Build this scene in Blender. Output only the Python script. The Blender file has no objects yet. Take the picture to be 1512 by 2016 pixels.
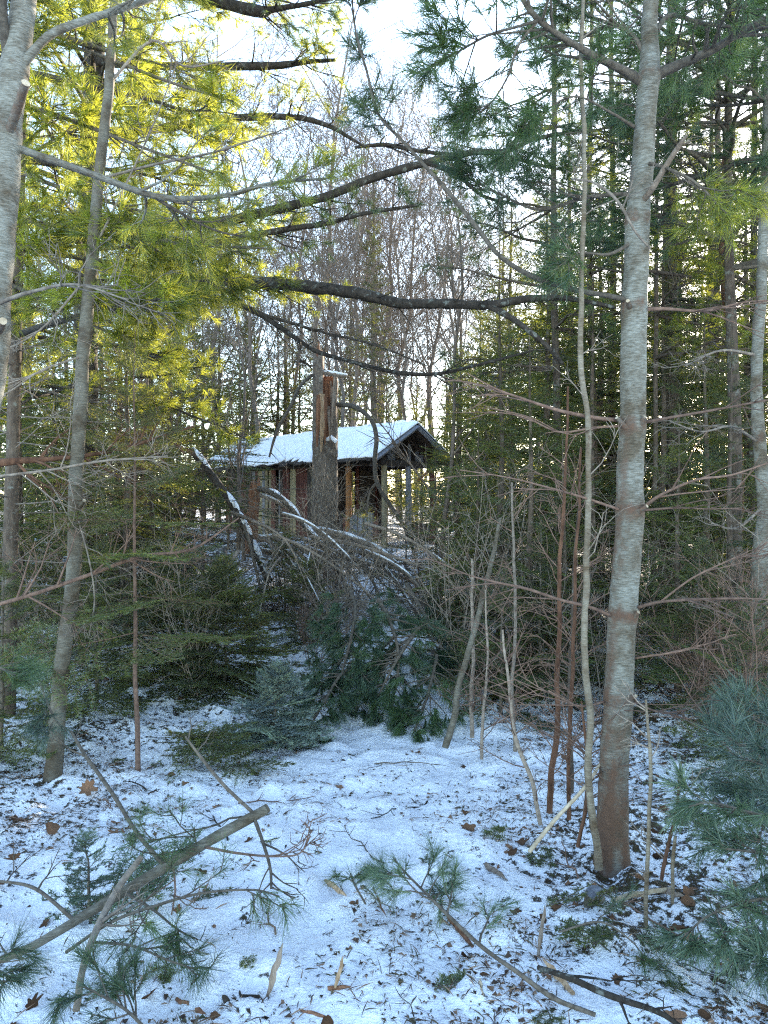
import bpy, math
import numpy as np
from mathutils import Vector

# ------------------------------------------------------------------ camera, sky, sun, exposure
scene = bpy.context.scene
COL = scene.collection
SUN_EL, SUN_AZ = math.radians(14.5), math.radians(27.0)      # azimuth: clockwise from the view axis (+Y)
EYE = 1.6

cam_data = bpy.data.cameras.new('camera')
cam_data.sensor_fit = 'HORIZONTAL'
cam_data.sensor_width = 36.0
cam_data.lens = 36.0
cam_data.clip_start = 0.05
cam_data.clip_end = 2000.0
cam = bpy.data.objects.new('camera', cam_data)
cam.location = (0, 0, EYE)
cam.rotation_euler = (math.radians(90), 0, 0)
COL.objects.link(cam)
scene.camera = cam

world = bpy.data.worlds.new('World')
scene.world = world
world.use_nodes = True
wn = world.node_tree
bg = wn.nodes['Background']
sky = wn.nodes.new('ShaderNodeTexSky')
sky.sky_type = 'NISHITA'
sky.sun_disc = False
sky.sun_elevation = SUN_EL
sky.sun_rotation = SUN_AZ
sky.altitude = 300
sky.air_density = 1.0
sky.dust_density = 0.5
sky.ozone_density = 1.0
wn.links.new(sky.outputs['Color'], bg.inputs['Color'])
bg.inputs['Strength'].default_value = 0.15

sun_data = bpy.data.lights.new('sun', 'SUN')
sun_data.energy = 5.0
sun_data.angle = math.radians(0.5)
sun_data.color = (1.0, 0.86, 0.66)
sun = bpy.data.objects.new('sun', sun_data)
sd = Vector((math.sin(SUN_AZ)*math.cos(SUN_EL), math.cos(SUN_AZ)*math.cos(SUN_EL), math.sin(SUN_EL)))
sun.rotation_euler = (-sd).to_track_quat('-Z', 'Y').to_euler()
sun.location = (20, 40, 20)
COL.objects.link(sun)

scene.view_settings.view_transform = 'Standard'
scene.view_settings.look = 'None'
scene.view_settings.exposure = 2.8
scene.view_settings.gamma = 1.0
scene.view_settings.use_curve_mapping = False
scene.render.engine = 'CYCLES'
scene.cycles.max_bounces = 8
scene.cycles.diffuse_bounces = 5
scene.cycles.glossy_bounces = 1
scene.cycles.transmission_bounces = 4
scene.cycles.use_adaptive_sampling = True
scene.cycles.adaptive_threshold = 0.01
scene.cycles.use_denoising = False
scene.cycles.filter_width = 1.2

# ------------------------------------------------------------------ maths helpers
R = np.random.default_rng(7)
UP = np.array([0., 0., 1.])

def W(u, v, Y):
    """a point of the place, Y metres in front of the camera, seen at photo pixel (u, v)"""
    return np.array([(u-756)/1512*Y, Y, EYE-(v-1008)/1512*Y])

def X_(u, y): return (u-756)/1512*y

def nrm(a):
    return a/np.maximum(np.linalg.norm(a, axis=-1, keepdims=True), 1e-9)

def hash2(ix, iy, s):
    h = (ix*374761393 + iy*668265263 + s*1442695041) & 0xffffffff
    h = ((h ^ (h >> 13))*1274126177) & 0xffffffff
    return ((h ^ (h >> 16)) & 0xffff)/65535.0

def vnoise(x, y, s=0):
    x = np.asarray(x, float); y = np.asarray(y, float)
    ix = np.floor(x).astype(np.int64); iy = np.floor(y).astype(np.int64)
    fx = x-ix; fy = y-iy
    fx = fx*fx*(3-2*fx); fy = fy*fy*(3-2*fy)
    a = hash2(ix, iy, s); b = hash2(ix+1, iy, s); c = hash2(ix, iy+1, s); d = hash2(ix+1, iy+1, s)
    return (a*(1-fx)+b*fx)*(1-fy) + (c*(1-fx)+d*fx)*fy

def fbm(x, y, o=3, s=0):
    t = 0; a = 1.0; n = 0
    for i in range(o):
        t = t + a*(vnoise(x*2**i, y*2**i, s+i)-.5); n += a; a *= .5
    return t/n*2

def ground(x, y):
    x = np.asarray(x, float); y = np.asarray(y, float)
    t = np.clip(y-5.5, 0, 11.5)
    g = 0.078*t + 0.022*np.clip(y-17, 0, 90)
    g = g + 0.10*fbm(x*.45, y*.45, 2, 3)*np.clip((y-2)/4, 0.25, 1)
    side = np.clip(np.abs(x+.1-.05*y)-1.2, 0, 2.0)
    g = g + side*.05*np.clip((y-2)/3, 0, 1)
    return g

def smooth(P, n=6):
    """Catmull-Rom through the rows of P (any number of columns)"""
    P = np.asarray(P, float)
    if len(P) < 3:
        t = np.linspace(0, 1, n+1)[:, None]
        return P[0]*(1-t)+P[-1]*t
    Q = np.vstack([2*P[0]-P[1], P, 2*P[-1]-P[-2]])
    out = []
    for i in range(1, len(Q)-2):
        p0, p1, p2, p3 = Q[i-1], Q[i], Q[i+1], Q[i+2]
        for t in np.arange(n)/n:
            out.append(.5*((2*p1)+(-p0+p2)*t+(2*p0-5*p1+4*p2-p3)*t*t+(-p0+3*p1-3*p2+p3)*t**3))
    out.append(Q[-2])
    return np.array(out)

def pix(rows, n=6):
    """rows of (u, v, depth, width in photo pixels) -> smooth world points and radii"""
    A = np.array([[*W(r[0], r[1], r[2]), r[3]/2*r[2]/1512] for r in rows])
    S = smooth(A, n)
    return S[:, :3], np.maximum(S[:, 3], .0012)

# ------------------------------------------------------------------ mesh builder
class MB:
    def __init__(s):
        s.V = []; s.A = []; s.F3 = []; s.F4 = []; s.M3 = []; s.M4 = []; s.n = 0
    def add(s, V, F3=None, F4=None, a=0.5, m=0):
        V = np.asarray(V, float).reshape(-1, 3)
        s.V.append(V)
        s.A.append(np.broadcast_to(np.asarray(a, float), (len(V),)))
        if F3 is not None and len(F3):
            F3 = np.asarray(F3, np.int64).reshape(-1, 3); s.F3.append(F3+s.n); s.M3.append(np.full(len(F3), m))
        if F4 is not None and len(F4):
            F4 = np.asarray(F4, np.int64).reshape(-1, 4); s.F4.append(F4+s.n); s.M4.append(np.full(len(F4), m))
        s.n += len(V)
    def tube(s, P, r, k=8, a=0.5, m=0, cap=True, rough=0.0, capm=None, rs=None):
        P = np.asarray(P, float); r2 = np.asarray(r, float) if np.ndim(r) == 2 else None
        r = r2.mean(1) if r2 is not None else np.broadcast_to(np.asarray(r, float), (len(P),))
        T = nrm(np.gradient(P, axis=0))
        u = np.cross(T[0], UP)
        if np.linalg.norm(u) < .2: u = np.cross(T[0], [1., 0, 0])
        u = nrm(u); U = [u]
        for i in range(1, len(P)):
            u = U[-1]-T[i]*np.dot(U[-1], T[i]); U.append(nrm(u))
        U = np.array(U); B = np.cross(T, U)
        th = np.arange(k)/k*2*math.pi
        rr = r2.copy() if r2 is not None else r[:, None]*np.ones((1, k))
        if rough:
            g = rs if rs is not None else R
            rr = rr*(1+rough*g.uniform(-1, 1, rr.shape))
        V = P[:, None]+(U[:, None]*np.cos(th)[None, :, None]+B[:, None]*np.sin(th)[None, :, None])*rr[:, :, None]
        i = np.arange(len(P)-1)[:, None]*k; j = np.arange(k)[None]; j2 = (j+1) % k
        F4 = np.stack([i+j, i+j2, i+k+j2, i+k+j], -1).reshape(-1, 4)
        a = np.asarray(a, float); aa = a.ravel() if a.ndim == 2 else np.repeat(np.broadcast_to(a, (len(P),)), k)
        s.add(V, None, F4, aa, m)
        if cap:
            for end in (0, len(P)-1):
                ring = V[end]; c = P[end]+T[end]*(0.15*r[end]*(1 if end else -1))
                f = np.stack([np.arange(k), (np.arange(k)+1) % k, np.full(k, k)], -1)
                if end == 0: f = f[:, ::-1]
                s.add(np.vstack([ring, c]), f, None, aa[-1] if end else aa[0], m if capm is None else capm)
    def polys(s, P, r0, r1, k=3, a=0.5, m=0):
        """P (n,p,3): n thin polylines as k-sided tapering tubes"""
        if len(P) == 0: return
        n, p, _ = P.shape
        T = nrm(np.gradient(P, axis=1))
        u = np.cross(T, UP+np.array([.13, .07, 0])); u = nrm(u); b = np.cross(T, u)
        th = np.arange(k)/k*2*math.pi
        r0 = np.broadcast_to(r0, (n,)); r1 = np.broadcast_to(r1, (n,))
        rad = r0[:, None]+(r1-r0)[:, None]*np.linspace(0, 1, p)[None]
        V = P[:, :, None]+(u[:, :, None]*np.cos(th)[:, None]+b[:, :, None]*np.sin(th)[:, None])*rad[:, :, None, None]
        base = (np.arange(n)*p*k)[:, None, None]+(np.arange(p-1)*k)[None, :, None]
        j = np.arange(k)[None, None]; j2 = (j+1) % k
        F4 = np.stack([base+j, base+j2, base+k+j2, base+k+j], -1).reshape(-1, 4)
        av = np.repeat(np.broadcast_to(np.asarray(a, float), (n,)), p*k)
        s.add(V, None, F4, av, m)
    def box(s, c, sz, a=0.5, m=0, rot=None):
        x, y, z = [q/2 for q in sz]
        V = np.array([[-x,-y,-z],[x,-y,-z],[x,y,-z],[-x,y,-z],[-x,-y,z],[x,-y,z],[x,y,z],[-x,y,z]])
        if rot is not None: V = V@np.asarray(rot).T
        s.add(V+np.asarray(c), None, [[0,3,2,1],[4,5,6,7],[0,1,5,4],[1,2,6,5],[2,3,7,6],[3,0,4,7]], a, m)
    def mesh(s, name, mats, origin=(0, 0, 0), flat=False):
        me = bpy.data.meshes.new(name)
        V = np.concatenate(s.V)-np.asarray(origin)
        A = np.concatenate(s.A)
        F3 = np.concatenate(s.F3) if s.F3 else np.zeros((0, 3), np.int64)
        F4 = np.concatenate(s.F4) if s.F4 else np.zeros((0, 4), np.int64)
        M = np.concatenate([np.concatenate(s.M3) if s.M3 else np.zeros(0), np.concatenate(s.M4) if s.M4 else np.zeros(0)]).astype(np.int32)
        me.vertices.add(len(V)); me.vertices.foreach_set('co', V.astype(np.float32).ravel())
        L = np.concatenate([F3.ravel(), F4.ravel()]).astype(np.int32)
        me.loops.add(len(L)); me.loops.foreach_set('vertex_index', L)
        np_ = len(F3)+len(F4)
        me.polygons.add(np_)
        st = np.concatenate([np.arange(len(F3))*3, len(F3)*3+np.arange(len(F4))*4]).astype(np.int32)
        me.polygons.foreach_set('loop_start', st)
        me.polygons.foreach_set('material_index', M)
        me.polygons.foreach_set('use_smooth', np.full(np_, not flat))
        at = me.attributes.new('v', 'FLOAT', 'POINT'); at.data.foreach_set('value', A.astype(np.float32))
        for mt in (mats if isinstance(mats, (list, tuple)) else [mats]): me.materials.append(mt)
        me.update(calc_edges=True)
        return me

# ------------------------------------------------------------------ object helpers
def ob(name, mesh, parent=None, kind=None, loc=(0, 0, 0), rot=(0, 0, 0), sc=(1, 1, 1), label=None):
    o = bpy.data.objects.new(name, mesh)
    COL.objects.link(o)
    o.location = loc; o.rotation_euler = rot; o.scale = sc
    if parent is not None: o.parent = parent
    if kind: o['kind'] = kind
    if label: o['label'] = label
    return o

def tag(o, label, cat, group=None):
    o['label'] = label; o['category'] = cat
    if group: o['group'] = group
    return o

def thing(name, label, cat, loc=(0, 0, 0), rz=0, group=None, sc=1.0):
    o = ob(name, None, None, None, tuple(loc), (0, 0, rz), (sc, sc, sc))
    return tag(o, label, cat, group)

# ------------------------------------------------------------------ materials
def mat(name):
    m = bpy.data.materials.new(name); m.use_nodes = True
    nt = m.node_tree
    return m, nt, nt.nodes['Principled BSDF']

def N(nt, t, **kw):
    n = nt.nodes.new(t)
    for k, v in kw.items(): setattr(n, k, v)
    return n

def ramp(nt, stops):
    r = N(nt, 'ShaderNodeValToRGB')
    e = r.color_ramp.elements
    e[0].position, e[0].color = stops[0][0], (*stops[0][1], 1)
    e[1].position, e[1].color = stops[-1][0], (*stops[-1][1], 1)
    for p, c in stops[1:-1]:
        x = e.new(p); x.color = (*c, 1)
    return r

def noise(nt, scale, detail=3, rough=.6, vec=None, sc3=None, coord='Object'):
    tc = N(nt, 'ShaderNodeTexCoord')
    n = N(nt, 'ShaderNodeTexNoise')
    n.inputs['Scale'].default_value = scale; n.inputs['Detail'].default_value = detail; n.inputs['Roughness'].default_value = rough
    if sc3:
        mp = N(nt, 'ShaderNodeMapping'); mp.inputs['Scale'].default_value = sc3
        nt.links.new(tc.outputs[coord], mp.inputs['Vector']); nt.links.new(mp.outputs[0], n.inputs['Vector'])
    else:
        nt.links.new(tc.outputs[coord], n.inputs['Vector'])
    return n

def mix(nt, fac, a, b, mode='MIX'):
    m = N(nt, 'ShaderNodeMix', data_type='RGBA', blend_type=mode)
    for k, x in ((0, fac), (6, a), (7, b)):
        if hasattr(x, 'links'): nt.links.new(x, m.inputs[k])
        elif isinstance(x, tuple): m.inputs[k].default_value = (*x, 1)
        else: m.inputs[k].default_value = x
    return m.outputs[2]

def bump(nt, src, strength, dist, bsdf):
    b = N(nt, 'ShaderNodeBump'); b.inputs['Strength'].default_value = strength; b.inputs['Distance'].default_value = dist
    nt.links.new(src, b.inputs['Height']); nt.links.new(b.outputs[0], bsdf.inputs['Normal'])

def m_pine_bark(name, base, streak, collar):
    """young pine bark: horizontal pale streaks; attribute v above 0.5 takes the rusty collar colour"""
    m, nt, b = mat(name)
    n1 = noise(nt, 1, 4, .65, sc3=(34, 34, 210))
    n2 = noise(nt, 7, 4, .65)
    n3 = noise(nt, 38, 3, .7)
    r1 = ramp(nt, [(.36, base), (.72, streak)])
    nt.links.new(n1.outputs[0], r1.inputs[0])
    c = mix(nt, .0, r1.outputs[0], (1, 1, 1))
    r2 = ramp(nt, [(.36, (.52, .42, .33)), (.60, (1.12, 1.12, 1.12))]); nt.links.new(n2.outputs[0], r2.inputs[0])
    c = mix(nt, 1.0, c, r2.outputs[0], 'MULTIPLY')
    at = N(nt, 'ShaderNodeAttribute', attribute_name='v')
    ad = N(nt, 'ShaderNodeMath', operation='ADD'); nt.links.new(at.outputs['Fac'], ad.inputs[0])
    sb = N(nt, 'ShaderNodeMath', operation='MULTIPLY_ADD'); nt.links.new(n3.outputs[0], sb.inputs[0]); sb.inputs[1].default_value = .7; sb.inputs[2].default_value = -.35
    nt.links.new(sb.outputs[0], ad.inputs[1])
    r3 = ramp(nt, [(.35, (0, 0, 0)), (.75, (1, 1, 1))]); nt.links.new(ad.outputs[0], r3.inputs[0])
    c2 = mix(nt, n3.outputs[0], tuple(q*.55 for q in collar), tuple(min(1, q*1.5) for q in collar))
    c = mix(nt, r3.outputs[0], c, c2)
    nt.links.new(c, b.inputs['Base Color'])
    b.inputs['Roughness'].default_value = .75
    b.inputs['Specular IOR Level'].default_value = .25
    bump(nt, n1.outputs[0], .35, .004, b)
    return m

def m_bark(name, dark, light, fleck=None, sc=(30, 30, 9), rough=.9, bmp=.7):
    m, nt, b = mat(name)
    n1 = noise(nt, 1, 5, .65, sc3=sc)
    r1 = ramp(nt, [(.34, dark), (.66, light)]); nt.links.new(n1.outputs[0], r1.inputs[0])
    c = r1.outputs[0]
    if fleck:
        n2 = noise(nt, 14, 4, .7)
        r2 = ramp(nt, [(.57, (0, 0, 0)), (.66, (1, 1, 1))]); nt.links.new(n2.outputs[0], r2.inputs[0])
        c = mix(nt, r2.outputs[0], c, fleck)
    oi = N(nt, 'ShaderNodeObjectInfo')
    r3 = ramp(nt, [(0, (.75, .75, .75)), (1, (1.2, 1.15, 1.1))]); nt.links.new(oi.outputs['Random'], r3.inputs[0])
    c = mix(nt, 1.0, c, r3.outputs[0], 'MULTIPLY')
    nt.links.new(c, b.inputs['Base Color'])
    b.inputs['Roughness'].default_value = rough; b.inputs['Specular IOR Level'].default_value = .2
    bump(nt, n1.outputs[0], bmp, .01, b)
    return m

def m_needle(name, dark, light, trans, tf=.45, rnd=.25):
    m = bpy.data.materials.new(name); m.use_nodes = True
    nt = m.node_tree; nt.nodes.clear()
    out = N(nt, 'ShaderNodeOutputMaterial')
    at = N(nt, 'ShaderNodeAttribute', attribute_name='v')
    c1 = mix(nt, at.outputs['Fac'], dark, light)
    oi = N(nt, 'ShaderNodeObjectInfo')
    r3 = ramp(nt, [(0, (1-rnd, 1-rnd, 1-rnd*.6)), (1, (1+rnd, 1+rnd*.9, 1-rnd*.4))]); nt.links.new(oi.outputs['Random'], r3.inputs[0])
    c1 = mix(nt, 1.0, c1, r3.outputs[0], 'MULTIPLY')
    d = N(nt, 'ShaderNodeBsdfDiffuse'); nt.links.new(c1, d.inputs['Color'])
    t = N(nt, 'ShaderNodeBsdfTranslucent')
    c2 = mix(nt, 1.0, mix(nt, at.outputs['Fac'], tuple(q*.6 for q in trans), tuple(min(1, q*1.35) for q in trans)), r3.outputs[0], 'MULTIPLY')
    nt.links.new(c2, t.inputs['Color'])
    ms = N(nt, 'ShaderNodeMixShader'); ms.inputs[0].default_value = tf
    nt.links.new(d.outputs[0], ms.inputs[1]); nt.links.new(t.outputs[0], ms.inputs[2])
    g = N(nt, 'ShaderNodeBsdfGlossy'); g.inputs['Roughness'].default_value = .4; g.inputs['Color'].default_value = (.8, .85, .9, 1)
    ms2 = N(nt, 'ShaderNodeMixShader'); ms2.inputs[0].default_value = .045
    nt.links.new(ms.outputs[0], ms2.inputs[1]); nt.links.new(g.outputs[0], ms2.inputs[2])
    nt.links.new(ms2.outputs[0], out.inputs[0])
    return m

def m_wood(name, dark, light, sc=(3, 3, 40), rough=.85, axis=None, rnd=.2):
    m, nt, b = mat(name)
    n1 = noise(nt, 1, 4, .6, sc3=sc)
    r1 = ramp(nt, [(.3, dark), (.7, light)]); nt.links.new(n1.outputs[0], r1.inputs[0])
    oi = N(nt, 'ShaderNodeObjectInfo')
    r3 = ramp(nt, [(0, (1-rnd,)*3), (1, (1+rnd,)*3)]); nt.links.new(oi.outputs['Random'], r3.inputs[0])
    c = mix(nt, 1.0, r1.outputs[0], r3.outputs[0], 'MULTIPLY')
    nt.links.new(c, b.inputs['Base Color'])
    b.inputs['Roughness'].default_value = rough; b.inputs['Specular IOR Level'].default_value = .2
    bump(nt, n1.outputs[0], .4, .006, b)
    return m

def m_leaf(name, a, b_, tf=.25):
    m = bpy.data.materials.new(name); m.use_nodes = True
    nt = m.node_tree; nt.nodes.clear()
    out = N(nt, 'ShaderNodeOutputMaterial')
    oi = N(nt, 'ShaderNodeObjectInfo')
    at = N(nt, 'ShaderNodeAttribute', attribute_name='v')
    n1 = noise(nt, 25, 3, .6)
    c = mix(nt, oi.outputs['Random'], a, b_)
    c = mix(nt, at.outputs['Fac'], mix(nt, 1.0, c, (.4, .4, .4), 'MULTIPLY'), c)
    r = ramp(nt, [(.3, (.6, .55, .5)), (.7, (1.2, 1.2, 1.2))]); nt.links.new(n1.outputs[0], r.inputs[0])
    c = mix(nt, 1.0, c, r.outputs[0], 'MULTIPLY')
    d = N(nt, 'ShaderNodeBsdfDiffuse'); nt.links.new(c, d.inputs['Color'])
    t = N(nt, 'ShaderNodeBsdfTranslucent'); nt.links.new(c, t.inputs['Color'])
    ms = N(nt, 'ShaderNodeMixShader'); ms.inputs[0].default_value = tf
    nt.links.new(d.outputs[0], ms.inputs[1]); nt.links.new(t.outputs[0], ms.inputs[2]); nt.links.new(ms.outputs[0], out.inputs[0])
    return m

def m_snow(name, litter=False):
    m, nt, b = mat(name)
    n0 = noise(nt, 30, 4, .65)
    r0 = ramp(nt, [(.3, (.74, .76, .80)), (.7, (.86, .87, .89))]); nt.links.new(n0.outputs[0], r0.inputs[0])
    c = r0.outputs[0]
    if litter:
        at = N(nt, 'ShaderNodeAttribute', attribute_name='v')
        n1 = noise(nt, 17, 5, .72)
        n2 = noise(nt, 60, 3, .7)
        s1 = N(nt, 'ShaderNodeMath', operation='ADD'); nt.links.new(n1.outputs[0], s1.inputs[0]); nt.links.new(at.outputs['Fac'], s1.inputs[1])
        n4 = noise(nt, 3.2, 3, .6)
        s0 = N(nt, 'ShaderNodeMath', operation='MULTIPLY_ADD'); nt.links.new(n4.outputs[0], s0.inputs[0]); s0.inputs[1].default_value = .36; s0.inputs[2].default_value = -.18
        s3 = N(nt, 'ShaderNodeMath', operation='ADD'); nt.links.new(s0.outputs[0], s3.inputs[0]); nt.links.new(s1.outputs[0], s3.inputs[1])
        s2 = N(nt, 'ShaderNodeMath', operation='MULTIPLY_ADD'); nt.links.new(n2.outputs[0], s2.inputs[0]); s2.inputs[1].default_value = .35; nt.links.new(s3.outputs[0], s2.inputs[2])
        r1 = ramp(nt, [(.835, (0, 0, 0)), (.90, (1, 1, 1))]); nt.links.new(s2.outputs[0], r1.inputs[0])
        n3 = noise(nt, 45, 3, .7)
        r2 = ramp(nt, [(.3, (.020, .016, .010)), (.5, (.06, .038, .020)), (.62, (.045, .050, .020)), (.75, (.13, .075, .04))]); nt.links.new(n3.outputs[0], r2.inputs[0])
        c = mix(nt, r1.outputs[0], c, r2.outputs[0])
        inv = N(nt, 'ShaderNodeMath', operation='MULTIPLY_ADD'); nt.links.new(r1.outputs[0], inv.inputs[0]); inv.inputs[1].default_value = -1.2; nt.links.new(n0.outputs[0], inv.inputs[2])
        bump(nt, inv.outputs[0], 1.0, .022, b)
    else:
        bump(nt, n0.outputs[0], .5, .01, b)
    nt.links.new(c, b.inputs['Base Color'])
    b.inputs['Roughness'].default_value = .75; b.inputs['Specular IOR Level'].default_value = .2
    return m

M = {}
M['snow'] = m_snow('snow')
M['snow_ground'] = m_snow('snow_over_leaf_litter', True)
M['pine'] = m_pine_bark('smooth_pine_bark', (.095, .088, .066), (.27, .27, .24), (.10, .058, .038))
M['pole'] = m_pine_bark('sapling_bark', (.14, .115, .080), (.26, .23, .18), (.10, .065, .040))
M['alder'] = m_pine_bark('grey_brown_bark', (.085, .076, .056), (.19, .175, .14), (.06, .045, .03))
M['limb'] = m_bark('limb_bark', (.060, .050, .040), (.15, .13, .105), sc=(40, 40, 40))
M['dark'] = m_bark('rough_dark_bark', (.022, .018, .014), (.065, .054, .044), (.16, .17, .15), sc=(26, 26, 10))
M['spruce'] = m_bark('conifer_bark', (.055, .042, .034), (.14, .11, .085), (.18, .18, .155))
M['snag'] = m_bark('grey_snag_bark', (.075, .060, .048), (.20, .165, .135), (.25, .24, .21), sc=(22, 22, 14))
M['red'] = m_bark('red_brown_bark', (.055, .028, .018), (.15, .080, .050))
M['twig'] = m_bark('dry_twig', (.13, .105, .085), (.30, .255, .21), sc=(30, 30, 30), bmp=.2)
M['redtwig'] = m_bark('reddish_twig', (.10, .062, .048), (.22, .145, .11), sc=(30, 30, 30), bmp=.2)
M['bare'] = m_bark('bare_hardwood', (.10, .082, .068), (.20, .165, .14), sc=(12, 12, 5), bmp=.2)
M['fresh'] = m_wood('fresh_split_wood', (.20, .12, .065), (.46, .33, .21), (60, 60, 6))
M['cut'] = m_wood('pale_cut_wood', (.30, .23, .15), (.52, .43, .31), (40, 40, 40))
M['oldwood'] = m_wood('weathered_wood', (.12, .085, .06), (.30, .24, .19), (60, 60, 6))
M['redwood'] = m_wood('broken_red_wood', (.10, .045, .025), (.26, .13, .075), (60, 60, 8))
M['b_grey'] = m_wood('grey_board', (.10, .10, .11), (.24, .25, .28), (40, 40, 3))
M['b_ochre'] = m_wood('ochre_board', (.14, .115, .065), (.30, .26, .16), (40, 40, 3))
M['b_red'] = m_wood('dark_red_board', (.050, .018, .014), (.13, .050, .038), (40, 40, 3))
M['b_dark'] = m_wood('dark_board', (.025, .020, .017), (.065, .052, .044), (40, 40, 3))
M['b_orange'] = m_wood('orange_board', (.26, .11, .04), (.45, .22, .09), (40, 40, 3))  # orange tone for one porch post and the braces
M['n_pine'] = m_needle('pine_needles', (.045, .070, .022), (.105, .135, .035), (.42, .44, .05), .62)
M['n_dark'] = m_needle('dark_pine_needles', (.030, .062, .038), (.080, .135, .072), (.14, .20, .045), .40)
M['n_fir'] = m_needle('fir_needles', (.036, .060, .026), (.095, .125, .048), (.28, .29, .055), .45)
M['n_blue'] = m_needle('blue_green_needles', (.045, .085, .055), (.145, .205, .145), (.10, .16, .08), .30)
M['n_frost'] = m_needle('frosted_needles', (.075, .12, .105), (.34, .42, .39), (.14, .20, .14), .25)
M['n_rust'] = m_needle('rusty_needles', (.16, .06, .02), (.36, .16, .05), (.40, .17, .05), .45)
M['n_brown'] = m_needle('dry_brown_needles', (.06, .042, .026), (.14, .10, .065), (.16, .11, .06), .4)
M['leaf'] = m_leaf('dry_leaf', (.055, .032, .020), (.34, .20, .125))
def m_litter():
    m, nt, b = mat('litter_bits')
    at = N(nt, 'ShaderNodeAttribute', attribute_name='v')
    r = ramp(nt, [(0, (.020, .014, .010)), (.3, (.075, .042, .024)), (.5, (.045, .055, .022)), (.7, (.15, .085, .05)), (1, (.26, .17, .11))])
    nt.links.new(at.outputs['Fac'], r.inputs[0]); nt.links.new(r.outputs[0], b.inputs['Base Color']); b.inputs['Roughness'].default_value = .9
    return m
M['litter'] = m_litter()

# ------------------------------------------------------------------ growth helpers
def spawn(P, k, L, rng, ang=50, flat=.6, t0=.2, t1=1.0, curl=.15, up=.0, p=4, alt=False):
    """k children on each of the polylines P (m,q,3); L (m,) or number; returns (m*k,p,3) and the parent t"""
    m, q, _ = P.shape
    if alt:
        t = np.linspace(t0, t1, k)[None]*np.ones((m, 1))+rng.uniform(-.5, .5, (m, k))*(t1-t0)/k
        t = np.clip(t, 0, 1)
    else:
        t = rng.uniform(t0, t1, (m, k))
    f = t*(q-1); i = np.minimum(f.astype(int), q-2); w = (f-i)[..., None]
    mi = np.arange(m)[:, None]
    a = P[mi, i]; b = P[mi, i+1]
    base = a*(1-w)+b*w
    T = nrm(b-a)
    side = np.cross(T, UP+np.array([.01, .02, 0])); side = nrm(side)
    sg = np.where((np.arange(k)[None]+rng.integers(0, 2, (m, 1))) % 2 == 0, 1., -1.) if alt else rng.choice([-1., 1.], (m, k))
    vert = np.cross(side, T)
    rv = rng.normal(size=(m, k, 3)); rv = rv-T*np.sum(rv*T, -1, keepdims=True); rv = nrm(rv)
    S = nrm(side*sg[..., None]*flat+rv*(1-flat)+1e-6)
    an = np.radians(ang)*rng.uniform(.75, 1.25, (m, k))
    D = nrm(T*np.cos(an)[..., None]+S*np.sin(an)[..., None])
    Lk = np.broadcast_to(np.asarray(L, float).reshape(-1, 1), (m, k))*rng.uniform(.6, 1.2, (m, k))
    D = D.reshape(-1, 3); base = base.reshape(-1, 3); Lk = Lk.reshape(-1); t = t.reshape(-1)
    pts = [base]; d = D
    for s in range(p-1):
        pts.append(pts[-1]+d*(Lk/(p-1))[:, None])
        d = nrm(d+rng.normal(size=d.shape)*curl+np.array([0, 0, up]))
    return np.stack(pts, 1), t

def tufts(mb, P, D, rng, k=45, ln=.09, w=.0022, spread=(12, 62), back=.07, droop=.12, m=0):
    """long-needle clusters at points P pointing along D"""
    n = len(P)
    if n == 0: return
    D = nrm(D)
    rv = rng.normal(size=(n, k, 3)); rv -= D[:, None]*np.sum(rv*D[:, None], -1, keepdims=True); rv = nrm(rv)
    th = np.radians(rng.uniform(spread[0], spread[1], (n, k)))[..., None]
    d = nrm(D[:, None]*np.cos(th)+rv*np.sin(th)+np.array([0, 0, -droop]))
    b = P[:, None]-D[:, None]*(rng.uniform(0, back, (n, k)))[..., None]
    l = (ln*rng.uniform(.75, 1.1, (n, 1))*rng.uniform(.75, 1.1, (n, k)))[..., None]
    sd_ = nrm(np.cross(d, rng.normal(size=d.shape)))*w/2
    V = np.stack([b+sd_, b-sd_, b+d*l], 2).reshape(-1, 3)
    a = np.repeat(np.clip(rng.uniform(.15, .85, (n, 1))+rng.uniform(-.2, .2, (n, k)), 0, 1).ravel(), 3)
    mb.add(V, np.arange(len(V)).reshape(-1, 3), None, a, m)

def fir_needles(mb, P, rng, spacing=.012, ln=.019, w=.0035, m=0, up=.25, tint=None):
    """short needles in two ranks along the polylines P (n,p,3)"""
    a = P[:, :-1].reshape(-1, 3); b = P[:, 1:].reshape(-1, 3)
    L = np.linalg.norm(b-a, axis=1); tot = L.sum()
    if tot <= 0: return
    cnt = int(tot/spacing*2)
    i = rng.choice(len(L), cnt, p=L/tot)
    t = rng.uniform(0, 1, (cnt, 1))
    base = a[i]*(1-t)+b[i]*t
    T = nrm(b[i]-a[i])
    side = nrm(np.cross(T, UP+np.array([.01, .02, 0])))
    sg = rng.choice([-1., 1.], (cnt, 1))
    vert = np.cross(side, T)
    d = nrm(T*rng.uniform(.3, .8, (cnt, 1))+side*sg+vert*rng.uniform(-.3, .9, (cnt, 1))*up*2)
    l = ln*rng.uniform(.7, 1.15, (cnt, 1))
    sd_ = nrm(np.cross(d, vert+rng.normal(size=d.shape)*.7))*w/2
    V = np.stack([base+sd_, base-sd_, base+d*l], 1).reshape(-1, 3)
    tw = rng.uniform(.1, .9, len(L))[i]
    av = np.repeat(np.clip(tw+rng.uniform(-.15, .15, cnt), 0, 1), 3)
    mb.add(V, np.arange(len(V)).reshape(-1, 3), None, av, m)

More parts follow.
